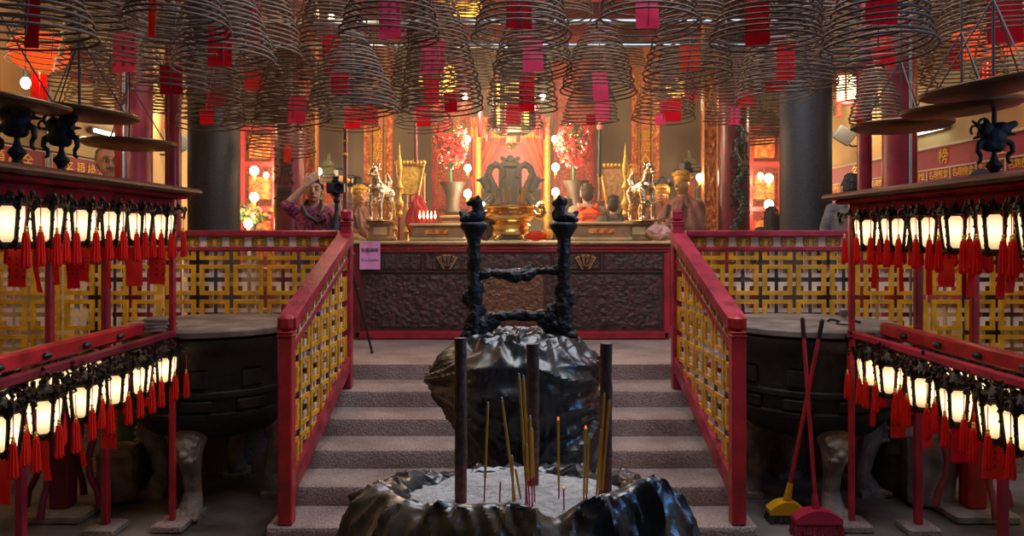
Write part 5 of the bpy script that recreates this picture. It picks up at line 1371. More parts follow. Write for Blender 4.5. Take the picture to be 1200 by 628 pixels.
def beast(px, d, z, ytop, rz, label):
    h = Z(ytop, d) - z; k = h / .60
    t = thing('gilt_beast', label, 'statue', (X(px, d), d, z), rz, 'gilt beasts on the altar table'); mb = MB()
    V = lambda *a: tuple(q * k for q in a)
    C = lambda a, b, r0, r1: mb.cap(V(*a), V(*b), r0 * k, r1 * k)
    C((-.10, 0, .30), (.08, 0, .34), .072, .085); C((.09, 0, .35), (.13, 0, .46), .062, .045); mb.ell(V(.15, 0, .50), V(.06, .045, .045)); C((.17, 0, .495), (.225, 0, .475), .032, .022)
    for s in (-1, 1):
        C((.10, s * .05, .30), (.13, s * .055, .17), .04, .026); C((.13, s * .055, .17), (.115, s * .055, .03), .024, .022); mb.ell(V(.125, s * .055, .018), V(.032, .024, .018))
        C((-.11, s * .05, .29), (-.08, s * .06, .19), .055, .034); C((-.08, s * .06, .19), (-.135, s * .06, .11), .03, .022); C((-.135, s * .06, .11), (-.12, s * .06, .03), .021, .022); mb.ell(V(-.105, s * .06, .018), V(.032, .024, .018))
        C((.14, s * .03, .54), (.10, s * .04, .60), .014, .006); mb.ell(V(.125, s * .045, .525), V(.012, .02, .024))
    C((-.16, 0, .34), (-.21, 0, .42), .025, .035); C((-.21, 0, .42), (-.17, 0, .50), .035, .012)
    for q in range(5): mb.ell(V(.07 + q * .015, 0, .42 + q * .035), V(.035, .03, .025))
    o = mb.build('body', SILV, t); remesh_obj(o, .007 * k, 1, lambda c: .003 * noise.noise(c * 60))
    mb = MB(); mb.bbox((0, 0, .004), (.34 * k, .2 * k, .014), .004); mb.build('base_plate', GOLD, t)
zp = pedestal(447, 8.45, .29, 259, 'wooden pedestal under the gilt beast nearer the pink notice'); beast(446, 8.45, zp, 192, -1.85, 'gilt standing beast on a pedestal nearer the pink notice')
zp = pedestal(747, 8.45, .31, 259, 'wooden pedestal under the gilt beast beside the robed statues'); beast(752, 8.45, zp, 189, -1.2, 'gilt standing beast on a pedestal beside the robed statues')
def ball(name, px, py, d, r, m, label, cat):
    t = thing(name, label, cat, (X(px, d), d, TZ)); mb = MB(); mb.ell((0, 0, r), (r, r, r * .94), 16, 10); mb.build('fruit', m, t)
    mb = MB(); mb.cyl((0, 0, r * 1.9), (0, 0, r * 2.02), r * .12, r * .09, 8); mb.build('stalk', GREEN, t)
ball('orange', 641, 268, 8.4, .068, mat('orange_peel', (.9, .32, .02), .45, bump=.3, bscale=150), 'single orange on the altar table beside the gold censer', 'fruit')
# crumpled red offering paper
def crumple(name, px, py0, py1, d, w, m, label, cat, zb=TZ, seed=0):
    h = Z(py0, d) - zb; mb = MB()
    def fn(u, v):
        a = 2 * PI * u; r = w / 2 * math.sin(PI * min(1, v * 1.0 + .03) * .97) ** .6
        f = 1 + .35 * ridge(Vector((math.cos(a) * 2.2, math.sin(a) * 2.2, v * 3)), seed) - .25
        return (r * f * math.cos(a), r * f * .7 * math.sin(a), max(.0, h * (v ** .9) * (1 + .2 * noise.noise(Vector((math.cos(a) * 2, math.sin(a) * 2, seed))))))
    mb.grid(fn, 48, 18, closeu=True); o = mb.build(name, m, None, smooth=False, loc=(X(px, d), d, zb)); tag(o, label, cat); return o
crumple('red_wrapping', 628, 271, 281, 8.3, .22, PAPO, 'crumpled red offering wrapping beside the orange on the altar table', 'paper', seed=3)
crumple('plastic_bag', 772, 262, 281, 8.3, .26, mat('pink_plastic', (.72, .40, .33), .35, var=.1), 'crumpled pale pink plastic bag on the end of the altar table below the robed statues', 'bag', seed=5)
crumple('dark_sack', 569, 252, 281, 8.55, .22, mat('striped_dark_cloth', (.06, .04, .05), .7, col2=(.16, .10, .10), vscale=30), 'dark striped cloth bundle between candles and gold censer', 'bundle', seed=8)
crumple('red_cloth', 489, 232, 281, 8.85, .26, mat('red_cloth', (.55, .03, .03), .7, var=.2), 'heap of red cloth behind the lit candles on the altar table', 'cloth', seed=11)
# tall staffs
def staff(px, d, y0, y1, label, spear):
    z0, z1 = PZ, Z(y0, d)
    t = thing('ceremonial_staff', label, 'staff', (X(px, d), d, PZ), 0, 'ceremonial staffs'); L = z1 - z0
    mb = MB(); mb.cyl((0, 0, 0), (0, 0, L * (.62 if spear else 1)), .017 if spear else .023, .017 if spear else .021, 12); mb.build('pole', REDR if spear else DRED, t)
    mb = MB()
    if spear:
        mb.lathe([(.02, L * .60), (.045, L * .615), (.03, L * .635), (.05, L * .66), (.052, L * .68), (.025, L * .70), (.02, L * .74), (.05, L * .76), (.03, L * .78), (.016, L * .8), (.03, L * .83), (.035, L * .87), (.018, L * .93), (.003, L)], n=14)
    else:
        for z in (L, L - .14, L - .27): mb.lathe([(.026, z - .022), (.03, z - .01), (.026, z)], n=12)
    mb.build('gold_fitting', GOLDP, t)
staff(404.5, 7.7, 148, 0, 'thin dark red staff with gold rings rising beside the photographer\'s lens', False)
staff(468, 9.1, 168, 0, 'gilt-headed red spear staff beside the gilt beast nearer the pink notice', True)
staff(733, 9.1, 168, 0, 'gilt-headed red spear staff between the black backpack and the other gilt beast', True)
staff(461, 9.15, 232, 0, 'short gilt-headed red staff next to the spear staff nearer the pink notice', True)
staff(477, 9.15, 236, 0, 'short gilt-headed red staff before the gilt trapezoid fan', True)
def cfan(px, d, y0, y1, w0, w1, m, label):
    z0, z1 = Z(y1, d), Z(y0, d); t = thing('ceremonial_fan', label, 'fan', (X(px, d), d, PZ), 0, 'ceremonial fans'); a, b = w0 * d / FOC / 2, w1 * d / FOC / 2
    mb = MB(); mb.prism([(-b, z0 - PZ), (b, z0 - PZ), (a, z1 - PZ), (-a, z1 - PZ)], -.02, .02); mb.build('panel', m, t)
    mb = MB(); mb.tube([(-b, -.02, z0 - PZ), (b, -.02, z0 - PZ), (a, -.02, z1 - PZ), (-a, -.02, z1 - PZ)], .02, 8, closed=True)
    for q in range(9): u = q / 8 * 2 - 1; mb.ell((a * u, -.02, z1 - PZ + .035), (.03, .02, .03), 8, 5)
    mb.build('frame', GOLDP, t); mb = MB(); mb.cyl((0, .03, 0), (0, .03, z1 - PZ), .018); mb.build('pole', DRED, t)
cfan(481, 9.6, 194, 228, 32, 18, mat('yellow_brocade', (.62, .40, .06), .5, var=.3, vscale=25, bump=.4), 'yellow brocade trapezoid fan behind the gilt spear staff')
cfan(722, 9.9, 197, 245, 36, 20, mat('brown_brocade', (.45, .24, .09), .4, var=.3, vscale=25, bump=.4), 'brown-gold trapezoid fan above the black backpack')
def framed(px, py, d, wpx, hpx, label, m):
    w, h = wpx * d / FOC, hpx * d / FOC; t = thing('framed_panel', label, 'panel', (X(px, d), d, Z(py, d)), 0, 'framed panels behind the altar')
    mb = MB(); mb.box((0, 0, 0), (w, .03, h)); mb.build('panel', m, t)
    mb = MB()
    for s in (-1, 1): mb.bbox((s * w / 2, -.01, 0), (.035, .06, h + .06), .01); mb.bbox((0, -.01, s * h / 2), (w + .06, .06, .035), .01)
    mb.build('frame', WOOD, t)
    mb = MB(); mb.bbox((0, .02, -(h / 2 + (Z(py, d) - PZ)) / 2 - .0), (.05, .04, Z(py, d) - PZ - h / 2), .008); mb.bbox((0, .02, -(Z(py, d) - PZ) + .02), (.3, .25, .04), .01); mb.build('stand', WOOD, t)
framed(487, 221, 10.3, 20, 32, 'dark-framed pink-red panel between the yellow fan and the pedestal vase', mat('pink_red_panel', (.55, .13, .11), .5, var=.15))
framed(711, 220, 10.4, 18, 30, 'dark-framed pink-red panel behind the brown-gold fan', mat('pink_red_panel', (.55, .13, .11), .5, var=.15))
framed(431, 230, 10.45, 22, 20, 'green panel with pale leaf fan behind the gilt beast nearer the pink notice', GREEN)
framed(759, 225, 10.45, 28, 30, 'green panel with pale leaf fan behind the gilt beast by the robed statues', GREEN)
for px, py in ((431, 231), (760, 229)):
    mb = MB()
    for q in range(-3, 4): a = q * .42; mb.xf = Matrix.Rotation(a, 4, 'Y'); mb.cap((0, 0, .01), (0, 0, .105), .012, .02, 8)
    o = mb.build('leaf_fan', mat('pale_pink_leaf', (.70, .38, .28), .5), None, loc=(X(px, 10.39), 10.39, Z(py + 5, 10.39))); tag(o, 'pale leaf-fan ornament on the green panel ' + ('nearer the pink notice' if px < 600 else 'by the robed statues'), 'ornament')
# vases on pedestals and the flower trees they carry
def flower_tree(px, pyc, rx, ry, d, ped_y, label, label2):
    xx = X(px + 3, d)
    t = thing('pedestal_vase', label2, 'vase', (xx, d, PZ), 0, 'pedestal vases'); zt = Z(ped_y, d) - PZ
    mb = MB(); mb.bbox((0, 0, zt * .36), (.3, .3, zt * .72), .02); mb.bbox((0, 0, zt * .74), (.36, .36, .05), .015); mb.build('pedestal', WOOD, t)
    mb = MB(); mb.lathe([(.10, zt * .76), (.12, zt * .78), (.09, zt * .82), (.10, zt * .90), (.15, zt * .97), (.19, zt), (.17, zt), (.09, zt * .9)], n=28); mb.build('vase', mat('grey_bronze', (.065, .042, .026), .6, metal=.1, var=.3), t)
    cz = Z(pyc, d); RX, RY = rx * d / FOC, ry * d / FOC
    t = thing('flower_tree', label, 'flowers', (xx - X(3, d) + X(0, d), d, PZ + zt), 0, 'red flower trees on the altar'); cz -= PZ + zt
    mb = MB(); mb.cyl((0, 0, -.1), (0, 0, cz), .02, .015, 8); mb.build('stem', GREEN, t)
    rnd = random.Random(px)
    for nm, m, n, sz in (('red_blossom', mat('red_blossom', (.75, .03, .035), .5, var=.3), 260, .040), ('gold_blossom', mat('gold_tinsel', (.9, .6, .2), .2, metal=.9), 150, .026), ('leaf', mat('leaf_green', (.05, .16, .04), .5), 130, .042), ('fairy_bulb', ABULB, 40, .006)):
        mb = MB()
        for q in range(n):
            while True:
                v = Vector((rnd.uniform(-1, 1), rnd.uniform(-1, 1), rnd.uniform(-1, 1)))
                if .3 < v.length < 1: break
            if nm == 'fairy_bulb': v = v.normalized() * 1.03
            p = Vector((v.x * RX, v.y * RX, cz + v.z * RY)); rot = (rnd.uniform(0, 3), rnd.uniform(0, 3), rnd.uniform(0, 3))
            if nm == 'red_blossom':
                for e in range(5): a = e * 2 * PI / 5; o_ = Euler(rot).to_matrix() @ Vector((math.cos(a), math.sin(a), 0)) * sz * .6; mb.ell(p + o_, (sz * .55, sz * .55, sz * .3), 6, 4, rot)
            else: mb.ell(p, (sz, sz * (1 if nm != 'leaf' else .45), sz * (1 if nm == 'fairy_bulb' else .35)), 7, 5, rot)
        mb.build(nm, m, t)
flower_tree(528, 165, 21, 32, 10.4, 214, 'round tree of red and gold flowers with fairy lights, behind the lit candles', 'pedestal vase behind the lit candles, carrying a red flower tree')
flower_tree(672, 169, 20, 27, 10.4, 212, 'round tree of red and gold flowers with fairy lights, above the orange backpack', 'pedestal vase above the orange backpack, carrying a red flower tree')
# dark metal shrine stand with curling trunks
DK = mat('dark_pewter', (.010, .009, .010), .7, spec=.25, metal=.0, var=.3, bump=.2)
d = 9.9; cx = X(598, d); u = d / FOC
t = thing('pewter_altar_stand', 'dark pewter stand with two curling dragon arms before the coral curtains', 'stand', (cx, d, PZ))
zz = lambda py: Z(py, d) - PZ
mb = MB(); mb.lathe([(.30, 0), (.31, .05), (.22, .12), (.2, zz(250)), (.24, zz(240))], n=24); mb.bbox((0, 0, (zz(196) + zz(242)) / 2), (27 * u, .12, zz(196) - zz(242)), .03); mb.bbox((0, 0, zz(193)), (22 * u, .14, 7 * u), .02); mb.build('body', DK, t)
mb = MB(); mb.bbox((0, -.02, zz(190)), (7 * u, .06, 16 * u), .015); mb.bbox((0, -.02, zz(187)), (17 * u, .05, 4 * u), .012); mb.ell((-9 * u, -.02, zz(186)), (.03, .03, .03)); mb.ell((9 * u, -.02, zz(186)), (.03, .03, .03)); mb.build('cross_finial', DK, t)
for s in (-1, 1):
    mb = MB(); q = lambda dx, py: (s * dx * u, -.06, zz(py))
    mb.tube([q(8, 209), q(8, 203), q(11, 196), q(17, 193), q(23, 197), q(26, 205), q(22, 214), q(18, 222), q(20, 231), q(26, 238)], [.03, .035, .042, .045, .045, .048, .05, .052, .055, .05], 12)
    mb.ell(q(31, 212), (.06, .05, .055), 12, 8); mb.cap(q(31, 212), q(27, 222), .05, .05); mb.cap(q(30, 214), q(38, 211), .035, .02)
    o = mb.build('dragon_arm', DK, t); remesh_obj(o, .009, 1, lambda c: .006 * noise.noise(c * 30))
    mb = MB(); mb.tube([q(25, 206), q(19, 216), q(17, 226), q(22, 236)], [.02, .03, .03, .02], 8); mb.xf = None; mb.build('pink_ribbon', CURT, t)
# coral curtains of the central shrine
d = 11.2; u = d / FOC
t = thing('shrine_curtain', 'coral tied-back curtains under a gold fringe in the central shrine', 'curtain', (X(598, d), d, Z(175, d)))
zc = Z(175, d)
mb = MB(); mb.box((0, .35, Z(180, d) - zc), (90 * u, .03, 80 * u)); mb.build('back_cloth', CURB, t)
for s in (-1, 1):
    mb = MB()
    def cur(a, b, s=s):       # a across the folds, b from top to tie
        x0 = 4 + 42 * a; x1 = 39 + 5 * a
        x = x0 + (x1 - x0) * b ** .8; y = 150 + (158 - 150) * (1 - a) + (206 + 6 * (1 - a) * 0 - 150) * b
        return (s * x * u, .05 * math.sin(a * 26) * (1 - .6 * b), Z(y, d) - zc)
    mb.grid(cur, 60, 14); mb.build('curtain_panel', CURT, t)
    mb = MB(); mb.grid(lambda a, b, s=s: (s * (38 + 8 * a - 3 * b) * u, .04 * math.sin(a * 12), Z(206 + 40 * b, d) - zc), 16, 6); mb.build('curtain_tail', CURT, t)
mb = MB(); mb.grid(lambda a, b: ((-46 + 92 * a) * u, -.08 + .03 * math.sin(a * 40), Z(138 + 14 * b + 3 * abs(math.sin(a * 14)) * b, d) - zc), 80, 6); mb.build('valance', CARVE, t)
mb = MB()
for q in range(21): x = (-44 + 88 * q / 20) * u; mb.cap((x, -.12, Z(151, d) - zc), (x, -.12, Z(161, d) - zc), .022, .03, 8)
mb.build('gold_fringe', GOLDP, t)
for px, s in ((560.5, -1), (641, 1)):
    dd = 10.9; z0, z1 = PZ, Z(158, dd)
    t = thing('gilt_post', 'gilt post with a red lamp at the %s curtain edge' % ('candle-side' if s < 0 else 'backpack-side'), 'post', (X(px, dd), dd, PZ), 0, 'gilt shrine posts')
    mb = MB(); mb.lathe([(.09, 0), (.09, .1), (.055, .2), (.05, (z1 - z0) * .5), (.06, (z1 - z0) * .52), (.045, (z1 - z0) * .55), (.045, z1 - z0)], n=18); mb.build('shaft', GOLDP, t)
    mb = MB(); mb.ell((0, 0, z1 - z0 + .06), (.035, .035, .06)); mb.build('red_lamp', mat('red_lamp_glow', (.8, .05, .03), .4, emit=(1, .06, .03), estr=4), t)
# shrine side screens of red gilt carving
def screen(px0, px1, d, y0, y1, label, m=CARVER, cols=1):
    w = (px1 - px0) * d / FOC; h = Z(y0, d) - PZ
    t = thing('carved_screen', label, 'screen', (X((px0 + px1) / 2, d), d, PZ), 0, 'carved gilt screens'); n = 5
    mb = MB()
    for s in (-1, 1): mb.bbox((s * (w / 2 - .03), -.02, h / 2), (.06, .09, h), .01)
    for q in range(n + 1): mb.bbox((0, -.02, .03 + (h - .06) * q / n), (w, .08, .06), .01)
    mb.build('frame', REDR, t)
    for q in range(n):
        z0 = .06 + (h - .06) * q / n; z1 = (h - .06) * (q + 1) / n
        mb = MB()
        def fn(a, b): p = Vector((a * w * 14, q * 3.1, b * (z1 - z0) * 14)); return (-w / 2 + .05 + (w - .1) * a, -.03 * max(0, noise.noise(p) + .5 * noise.noise(p * 2.2)) , z0 + (z1 - z0) * b)
        mb.grid(fn, 24, 30); mb.build('carved_panel', m, t)
screen(506, 553, 11.6, 70, 0, 'red carved screen behind the candle-side flower tree'); screen(648, 697, 11.6, 70, 0, 'red carved screen behind the backpack-side flower tree')
# couplet boards with gold characters
def couplet(px, d, wpx, y0, y1, chars, label, cy):
    w = wpx * d / FOC; z0, z1 = PZ, Z(y0, d); h = z1 - z0
    t = thing('couplet_board', label, 'board', (X(px, d), d, PZ), 0, 'carved couplet boards')
    mb = MB(); mb.box((0, .02, h / 2), (w, .05, h)); mb.build('backing', CARVER, t)
    for s in (-1, 1):
        mb = MB(); nn = 60
        mb.grid(lambda a, b: (s * w * .38 + (a - .5) * w * .22, -.03 - .02 * max(0, noise.noise(Vector((a * 4 + s, b * h * 14, 3)))), h * b), 8, 160); mb.build('side_strip', CARVE, t)
        mb = MB(); mb.bbox((s * w * .23, -.03, h / 2), (w * .05, .05, h), .008)
        for q in range(int(h / .08)): mb.ell((s * w * .23, -.06, q * .08 + .04), (.018, .012, .028), 6, 4)
        mb.build('bead_strip', FANG, t)
    mb = MB(); mb.bbox((0, -.03, h / 2), (w * .36, .04, h), .01); mb.build('plaque', mat('plaque_orange', (.55, .16, .05), .5, var=.25, vscale=12), t)
    for q, c in enumerate(chars): put_text('gold_character', c, .15, GINK, t, facing((0, -.056, Z(cy[q], d) - PZ)), extrude=.006)
couplet(443.5, 10.8, 34, 50, 0, '敬佑明', 'carved orange couplet board behind the gilt beast nearer the pink notice', (159, 173, 185))
couplet(756, 10.8, 33, 50, 0, '靈威人', 'carved orange couplet board behind the gilt beast beside the robed statues', (160, 174, 186))
def post_panel(px, d, wpx, label):
    w = wpx * d / FOC; h = CEIL - PZ - .5; t = thing('carved_post', label, 'post', (X(px, d), d, PZ), 0, 'orange carved posts')
    mb = MB(); mb.box((0, .06, h / 2), (w * .9, .12, h)); mb.build('core', CARVER, t)
    mb = MB(); mb.grid(lambda a, b: ((a - .5) * w * .8, -.02 - .035 * max(0, noise.noise(Vector((a * 5, b * h * 10, px))) + .3), h * b), 18, 220); mb.build('carved_face', CARVE, t)
    for s in (-1, 1): mb = MB(); mb.bbox((s * w * .45, -.01, h / 2), (w * .1, .08, h), .01); mb.build('edge_strip', FANG, t)
post_panel(363, 9.35, 17, 'orange carved gilt post between the dark red column and the photographer\'s hair')
post_panel(832, 9.75, 17, 'orange carved gilt post between the robed statues and the vine-carved column')
# pagoda-topped plaques
def pagoda(px, d, y0, y1, label):
    w = 19 * d / FOC; h = Z(y0, d) - PZ; t = thing('pagoda_plaque', label, 'plaque', (X(px, d), d, PZ), 0, 'pagoda-topped plaques')
    mb = MB(); mb.bbox((0, 0, h * .42), (w * .84, .06, h * .84), .01); mb.build('panel', CARVER, t)
    mb = MB(); mb.prism([(-w * .66, h * .86), (w * .66, h * .86), (w * .34, h * .90), (-w * .34, h * .90)], -.09, .05); mb.prism([(-w * .46, h * .91), (w * .46, h * .91), (w * .2, h * .945), (-w * .2, h * .945)], -.07, .04); mb.ell((0, -.02, h * .965), (w * .12, w * .12, h * .03)); mb.build('roof', mat('olive_gold', (.11, .12, .03), .5, var=.4, vscale=30), t)
    mb = MB()
    for s in (-1, 1): mb.bbox((s * w * .42, -.03, h * .42), (.025, .03, h * .84), .006); mb.bbox((0, -.03, h * (.62 + s * .2)), (w * .8, .03, .025), .006)
    mb.build('green_trim', GREEN, t)
pagoda(386, 10.7, 178, 0, 'pagoda-topped red plaque with olive roof behind the photographer\'s raised hand'); pagoda(807, 10.7, 175, 0, 'pagoda-topped red plaque with olive roof beside the larger robed statue')
# vine on the altar column
t = thing('carved_vine', 'dark green carved vine climbing the front of the altar column by the robed statues', 'ornament', (X(864, 8.8), 8.74, PZ)); mb = MB(); rnd = random.Random(4)
pts = [(.04 * math.sin(q * .9), -.02 + .012 * math.cos(q * 1.3), .05 + q * .06) for q in range(48)]; mb.tube(pts, .022, 7)
for p in pts:
    for _ in range(3): mb.ell((p[0] + rnd.uniform(-.05, .05), p[1] - rnd.uniform(.0, .03), p[2] + rnd.uniform(-.03, .03)), (.03, .014, .022), 7, 4, (rnd.uniform(0, 3), rnd.uniform(0, 1), rnd.uniform(0, 3)))
mb.build('vine', mat('dark_green_vine', (.05, .075, .055), .5, var=.5, vscale=20), t)

# ---------------------------------------------------------------- side shrines
def side_shrine(px0, px1, s, label):
    d = 11.4; w = (px1 - px0) * d / FOC + .9; x = X((px0 + px1) / 2, d) ; h = Z(150, d) - PZ
    t = thing('side_shrine', label, 'shrine', (x, d, PZ), 0, 'side shrines')
    mb = MB(); mb.box((0, .3, h / 2), (w, .05, h)); mb.build('back_panel', CARVER, t)
    for q in (-.5, -.16, .18, .5): mb = MB(); mb.bbox((q * w, .0, h / 2), (.075, .1, h), .012); mb.build('frame_post', REDR, t)
    for z in (h, h * .8, h * .55, h * .3): mb = MB(); mb.bbox((0, .0, z), (w + .08, .11, .09), .012); mb.build('cross_rail', REDR, t)
    for q in (-.33, .01, .34):
        for z in (h * .9, h * .67, h * .42): mb = MB(); mb.bbox((q * w, .06, z), (w * .24, .05, h * .14), .02); mb.build('gold_inset', CARVE, t)
    mb = MB(); mb.bbox((0, -.35, h * .12), (w, .5, h * .24), .02); mb.build('offering_table', DRED, t)
side_shrine(282, 322, -1, 'glowing red and gold side shrine seen between the grey pillar and dark red column'); side_shrine(878, 914, 1, 'glowing red and gold side shrine seen between the vine-carved column and dark pillar')
t = thing('flower_bunch', 'yellow and pink flowers before the side shrine beside the grey pillar', 'flowers', (X(293, 10.6), 10.6, PZ)); rnd = random.Random(8); zt = Z(262, 10.6) - PZ
mb = MB(); mb.lathe([(.08, 0), (.12, .02), (.1, zt * .6), (.06, zt * .9), (.09, zt)], n=18); mb.build('vase', DUSTY, t)
for nm, m, n in (('yellow_blossom', mat('yellow_petal', (.8, .6, .06), .5), 40), ('pink_blossom', mat('pink_petal', (.75, .3, .3), .5), 25), ('leaf', mat('leaf_green', (.05, .16, .04), .5), 40)):
    mb = MB()
    for q in range(n): mb.ell((rnd.gauss(0, .11), rnd.gauss(0, .08), zt + .12 + rnd.gauss(0, .07)), (.035, .035, .02), 7, 5, (rnd.uniform(0, 3), rnd.uniform(0, 3), 0))
    mb.build(nm, m, t)
# bulbs: each a little lamp on a bracket
def bulb(px, py, d, r, label, e):
    t = thing('altar_bulb', label, 'light bulb', P(px, py, d), 0, 'bare altar bulbs')
    mb = MB(); mb.ell((0, 0, 0), (r, r, r * 1.1), 14, 9); mb.build('globe', ABULB, t)
    mb = MB(); mb.cyl((0, 0, -r * 1.05), (0, 0, -r * 2), r * .45, r * .4, 10); mb.tube([(0, 0, -r * 2), (0, .06, -r * 2.6), (0, .3, -r * 2.4)], .008, 6); mb.build('socket', GOLDP, t)
    LAMPS.append((px, py, d - .09 - r, e))
LAMPS = []
for q, (px, py, d, r, lb) in enumerate(((548, 163, 10.4, .05, 'topmost bare bulb beside the candle-side flower tree'), (548, 197, 10.4, .055, 'middle bare bulb below the candle-side flower tree'), (548, 227, 10.3, .06, 'lowest bare bulb by the pewter stand, candle side'), (565, 240, 9.7, .045, 'bulb just over the gold censer\'s candle-side handle'),
        (650, 163, 10.4, .05, 'topmost bare bulb beside the backpack-side flower tree'), (651, 196, 10.4, .06, 'middle bare bulb below the backpack-side flower tree'), (651, 225, 10.3, .06, 'lowest bare bulb by the pewter stand, backpack side'), (633, 240, 9.7, .045, 'bulb just over the gold censer\'s backpack-side handle'),
        (373.5, 201, 9.9, .05, 'bare bulb glowing over the photographer\'s raised arm'), (820, 208, 9.9, .055, 'bare bulb glowing beside the larger robed statue'),
        (298, 200, 11.1, .075, 'upper bare bulb of the side shrine next to the grey pillar'), (298, 231, 11.1, .075, 'lower bare bulb of the side shrine next to the grey pillar'), (312, 205, 11.0, .045, 'small bulb of the side shrine by the dark red column'), (291, 262, 10.4, .07, 'big low bulb among the yellow flowers'),
        (901, 209, 11.1, .075, 'upper bare bulb of the side shrine by the dark pillar'), (901, 240, 11.1, .08, 'lower bare bulb of the side shrine by the dark pillar'), (891, 206, 11.0, .05, 'small bulb of the side shrine by the vine-carved column'))):
    bulb(px, py, d, r * .85, lb, (4 if py == 240 else 9) if 500 < px < 700 else 9)

# ---------------------------------------------------------------- hanging lanterns of the hall
def round_lantern(px, py, d, rpx, m, label, sq=1.0):
    r = rpx * d / FOC; c = P(px, py, d); t = thing('hanging_round_lantern', label, 'lantern', c, 0, 'round silk lanterns'); mb = MB()
    n = 24; vs = []
    mb.grid(lambda u, v: (r * (math.sin(PI * (.08 + .84 * v))) * (1 + .035 * math.cos(u * 2 * PI * n)) * math.cos(2 * PI * u), r * math.sin(PI * (.08 + .84 * v)) * (1 + .035 * math.cos(u * 2 * PI * n)) * math.sin(2 * PI * u), -r * sq * math.cos(PI * (.08 + .84 * v))), 96, 20, closeu=True); mb.build('silk_shade', m, t)
    for s in (-1, 1): mb = MB(); mb.lathe([(r * .3, 0), (r * .32, .02), (r * .3, .05)], (0, 0, s * r * sq * .97 - .02), 20); mb.build('rim', GOLDP, t)
    mb = MB()
    for q in range(10): a = q * PI / 5; mb.cap((.2 * r * math.cos(a), .2 * r * math.sin(a), -r * sq * 1.0), (.22 * r * math.cos(a), .22 * r * math.sin(a), -r * sq - .22), .012, .016, 6)
    mb.build('fringe', TASS, t); mb = MB(); mb.cyl((0, 0, r * sq), (0, 0, CEIL - c.z), .008); mb.build('hanging_cord', WIRE, t)
round_lantern(46, 60, 6.3, 31, ORNL, 'orange silk lantern glowing behind the dark coils over the largest ash tray', .8); round_lantern(1158, 46, 6.3, 38, ORNL, 'orange silk lantern glowing behind the coils over the tilted ash trays', .65)
round_lantern(546, 4, 9.2, 19, YELL, 'small yellow lantern at the top edge of the view'); round_lantern(513, 92, 10.6, 22, YELL, 'pale yellow lantern behind the tall bell-shaped coil'); round_lantern(795, 103, 10.6, 14, YELL, 'pale yellow lantern behind the low leaning coil by the robed statues', .8)
LAMPS += [(46, 92, 6.3, 9), (1158, 84, 6.3, 9), (513, 120, 10.6, 14), (795, 122, 10.6, 14)]
d = 9.6; c = P(600, 122, d); u = d / FOC
t = thing('hanging_palace_lantern', 'six-sided palace lantern with yellow panes and black frame before the central shrine', 'lantern', c)
mb = MB(); mb.lathe([(21 * u, -26 * u), (21 * u, 26 * u)], n=6, capb=False, capt=False); mb.build('pane', YELL, t, smooth=False)
mb = MB()
for q in range(6):
    a = q * PI / 3; mb.cyl((22 * u * math.cos(a), 22 * u * math.sin(a), -29 * u), (22 * u * math.cos(a), 22 * u * math.sin(a), 28 * u), .03, .03, 8)
    mb.tube([(22 * u * math.cos(a), 22 * u * math.sin(a), -26 * u), (28 * u * math.cos(a), 28 * u * math.sin(a), -33 * u), (29 * u * math.cos(a), 29 * u * math.sin(a), -30 * u)], [.03, .022, .012], 8)
for z in (-28, 0, 27): mb.tube([(22 * u * math.cos(q * PI / 3), 22 * u * math.sin(q * PI / 3), z * u) for q in range(6)], .028, 8, closed=True)
mb.lathe([(20 * u, -35 * u), (24 * u, -29 * u), (20 * u, -27 * u)], n=6, capb=False, capt=False); mb.lathe([(26 * u, 28 * u), (8 * u, 40 * u), (3 * u, 48 * u)], n=6); mb.build('frame', LFRAME, t)
for q in range(6):
    a = q * PI / 3 + .3; mb = MB(); mb.cyl((38 * u * math.cos(a), 38 * u * math.sin(a), -10 * u), (38 * u * math.cos(a), 38 * u * math.sin(a), -40 * u), .03, .034, 8); mb.cyl((38 * u * math.cos(a), 38 * u * math.sin(a), -10 * u), (24 * u * math.cos(a), 24 * u * math.sin(a), 26 * u), .005, .005, 5); mb.build('tassel', DRED, t)
mb = MB(); mb.cyl((0, 0, 48 * u), (0, 0, CEIL - c.z), .01); mb.build('hanging_cord', WIRE, t)
LAMPS.append((600, 168, 9.3, 34))
t = thing('hanging_lotus_lamp', 'small red glass lamp in a gold cup hanging in front of the coral curtains', 'lamp', P(599, 168, 10.3)); mb = MB(); mb.lathe([(.02, -.1), (.04, -.07), (.10, -.02), (.09, 0)], n=20); mb.build('cup', GOLD, t)
mb = MB(); mb.lathe([(.06, 0), (.065, .02), (.065, .17), (.05, .18)], n=20); mb.build('red_glass', mat('red_lamp_glow2', (.8, .1, .03), .4, emit=(1, .09, .03), estr=1.2), t)
mb = MB(); mb.cyl((0, 0, .17), (0, 0, CEIL - P(599, 168, 10.3).z), .006); mb.build('hanging_chain', WIRE, t)
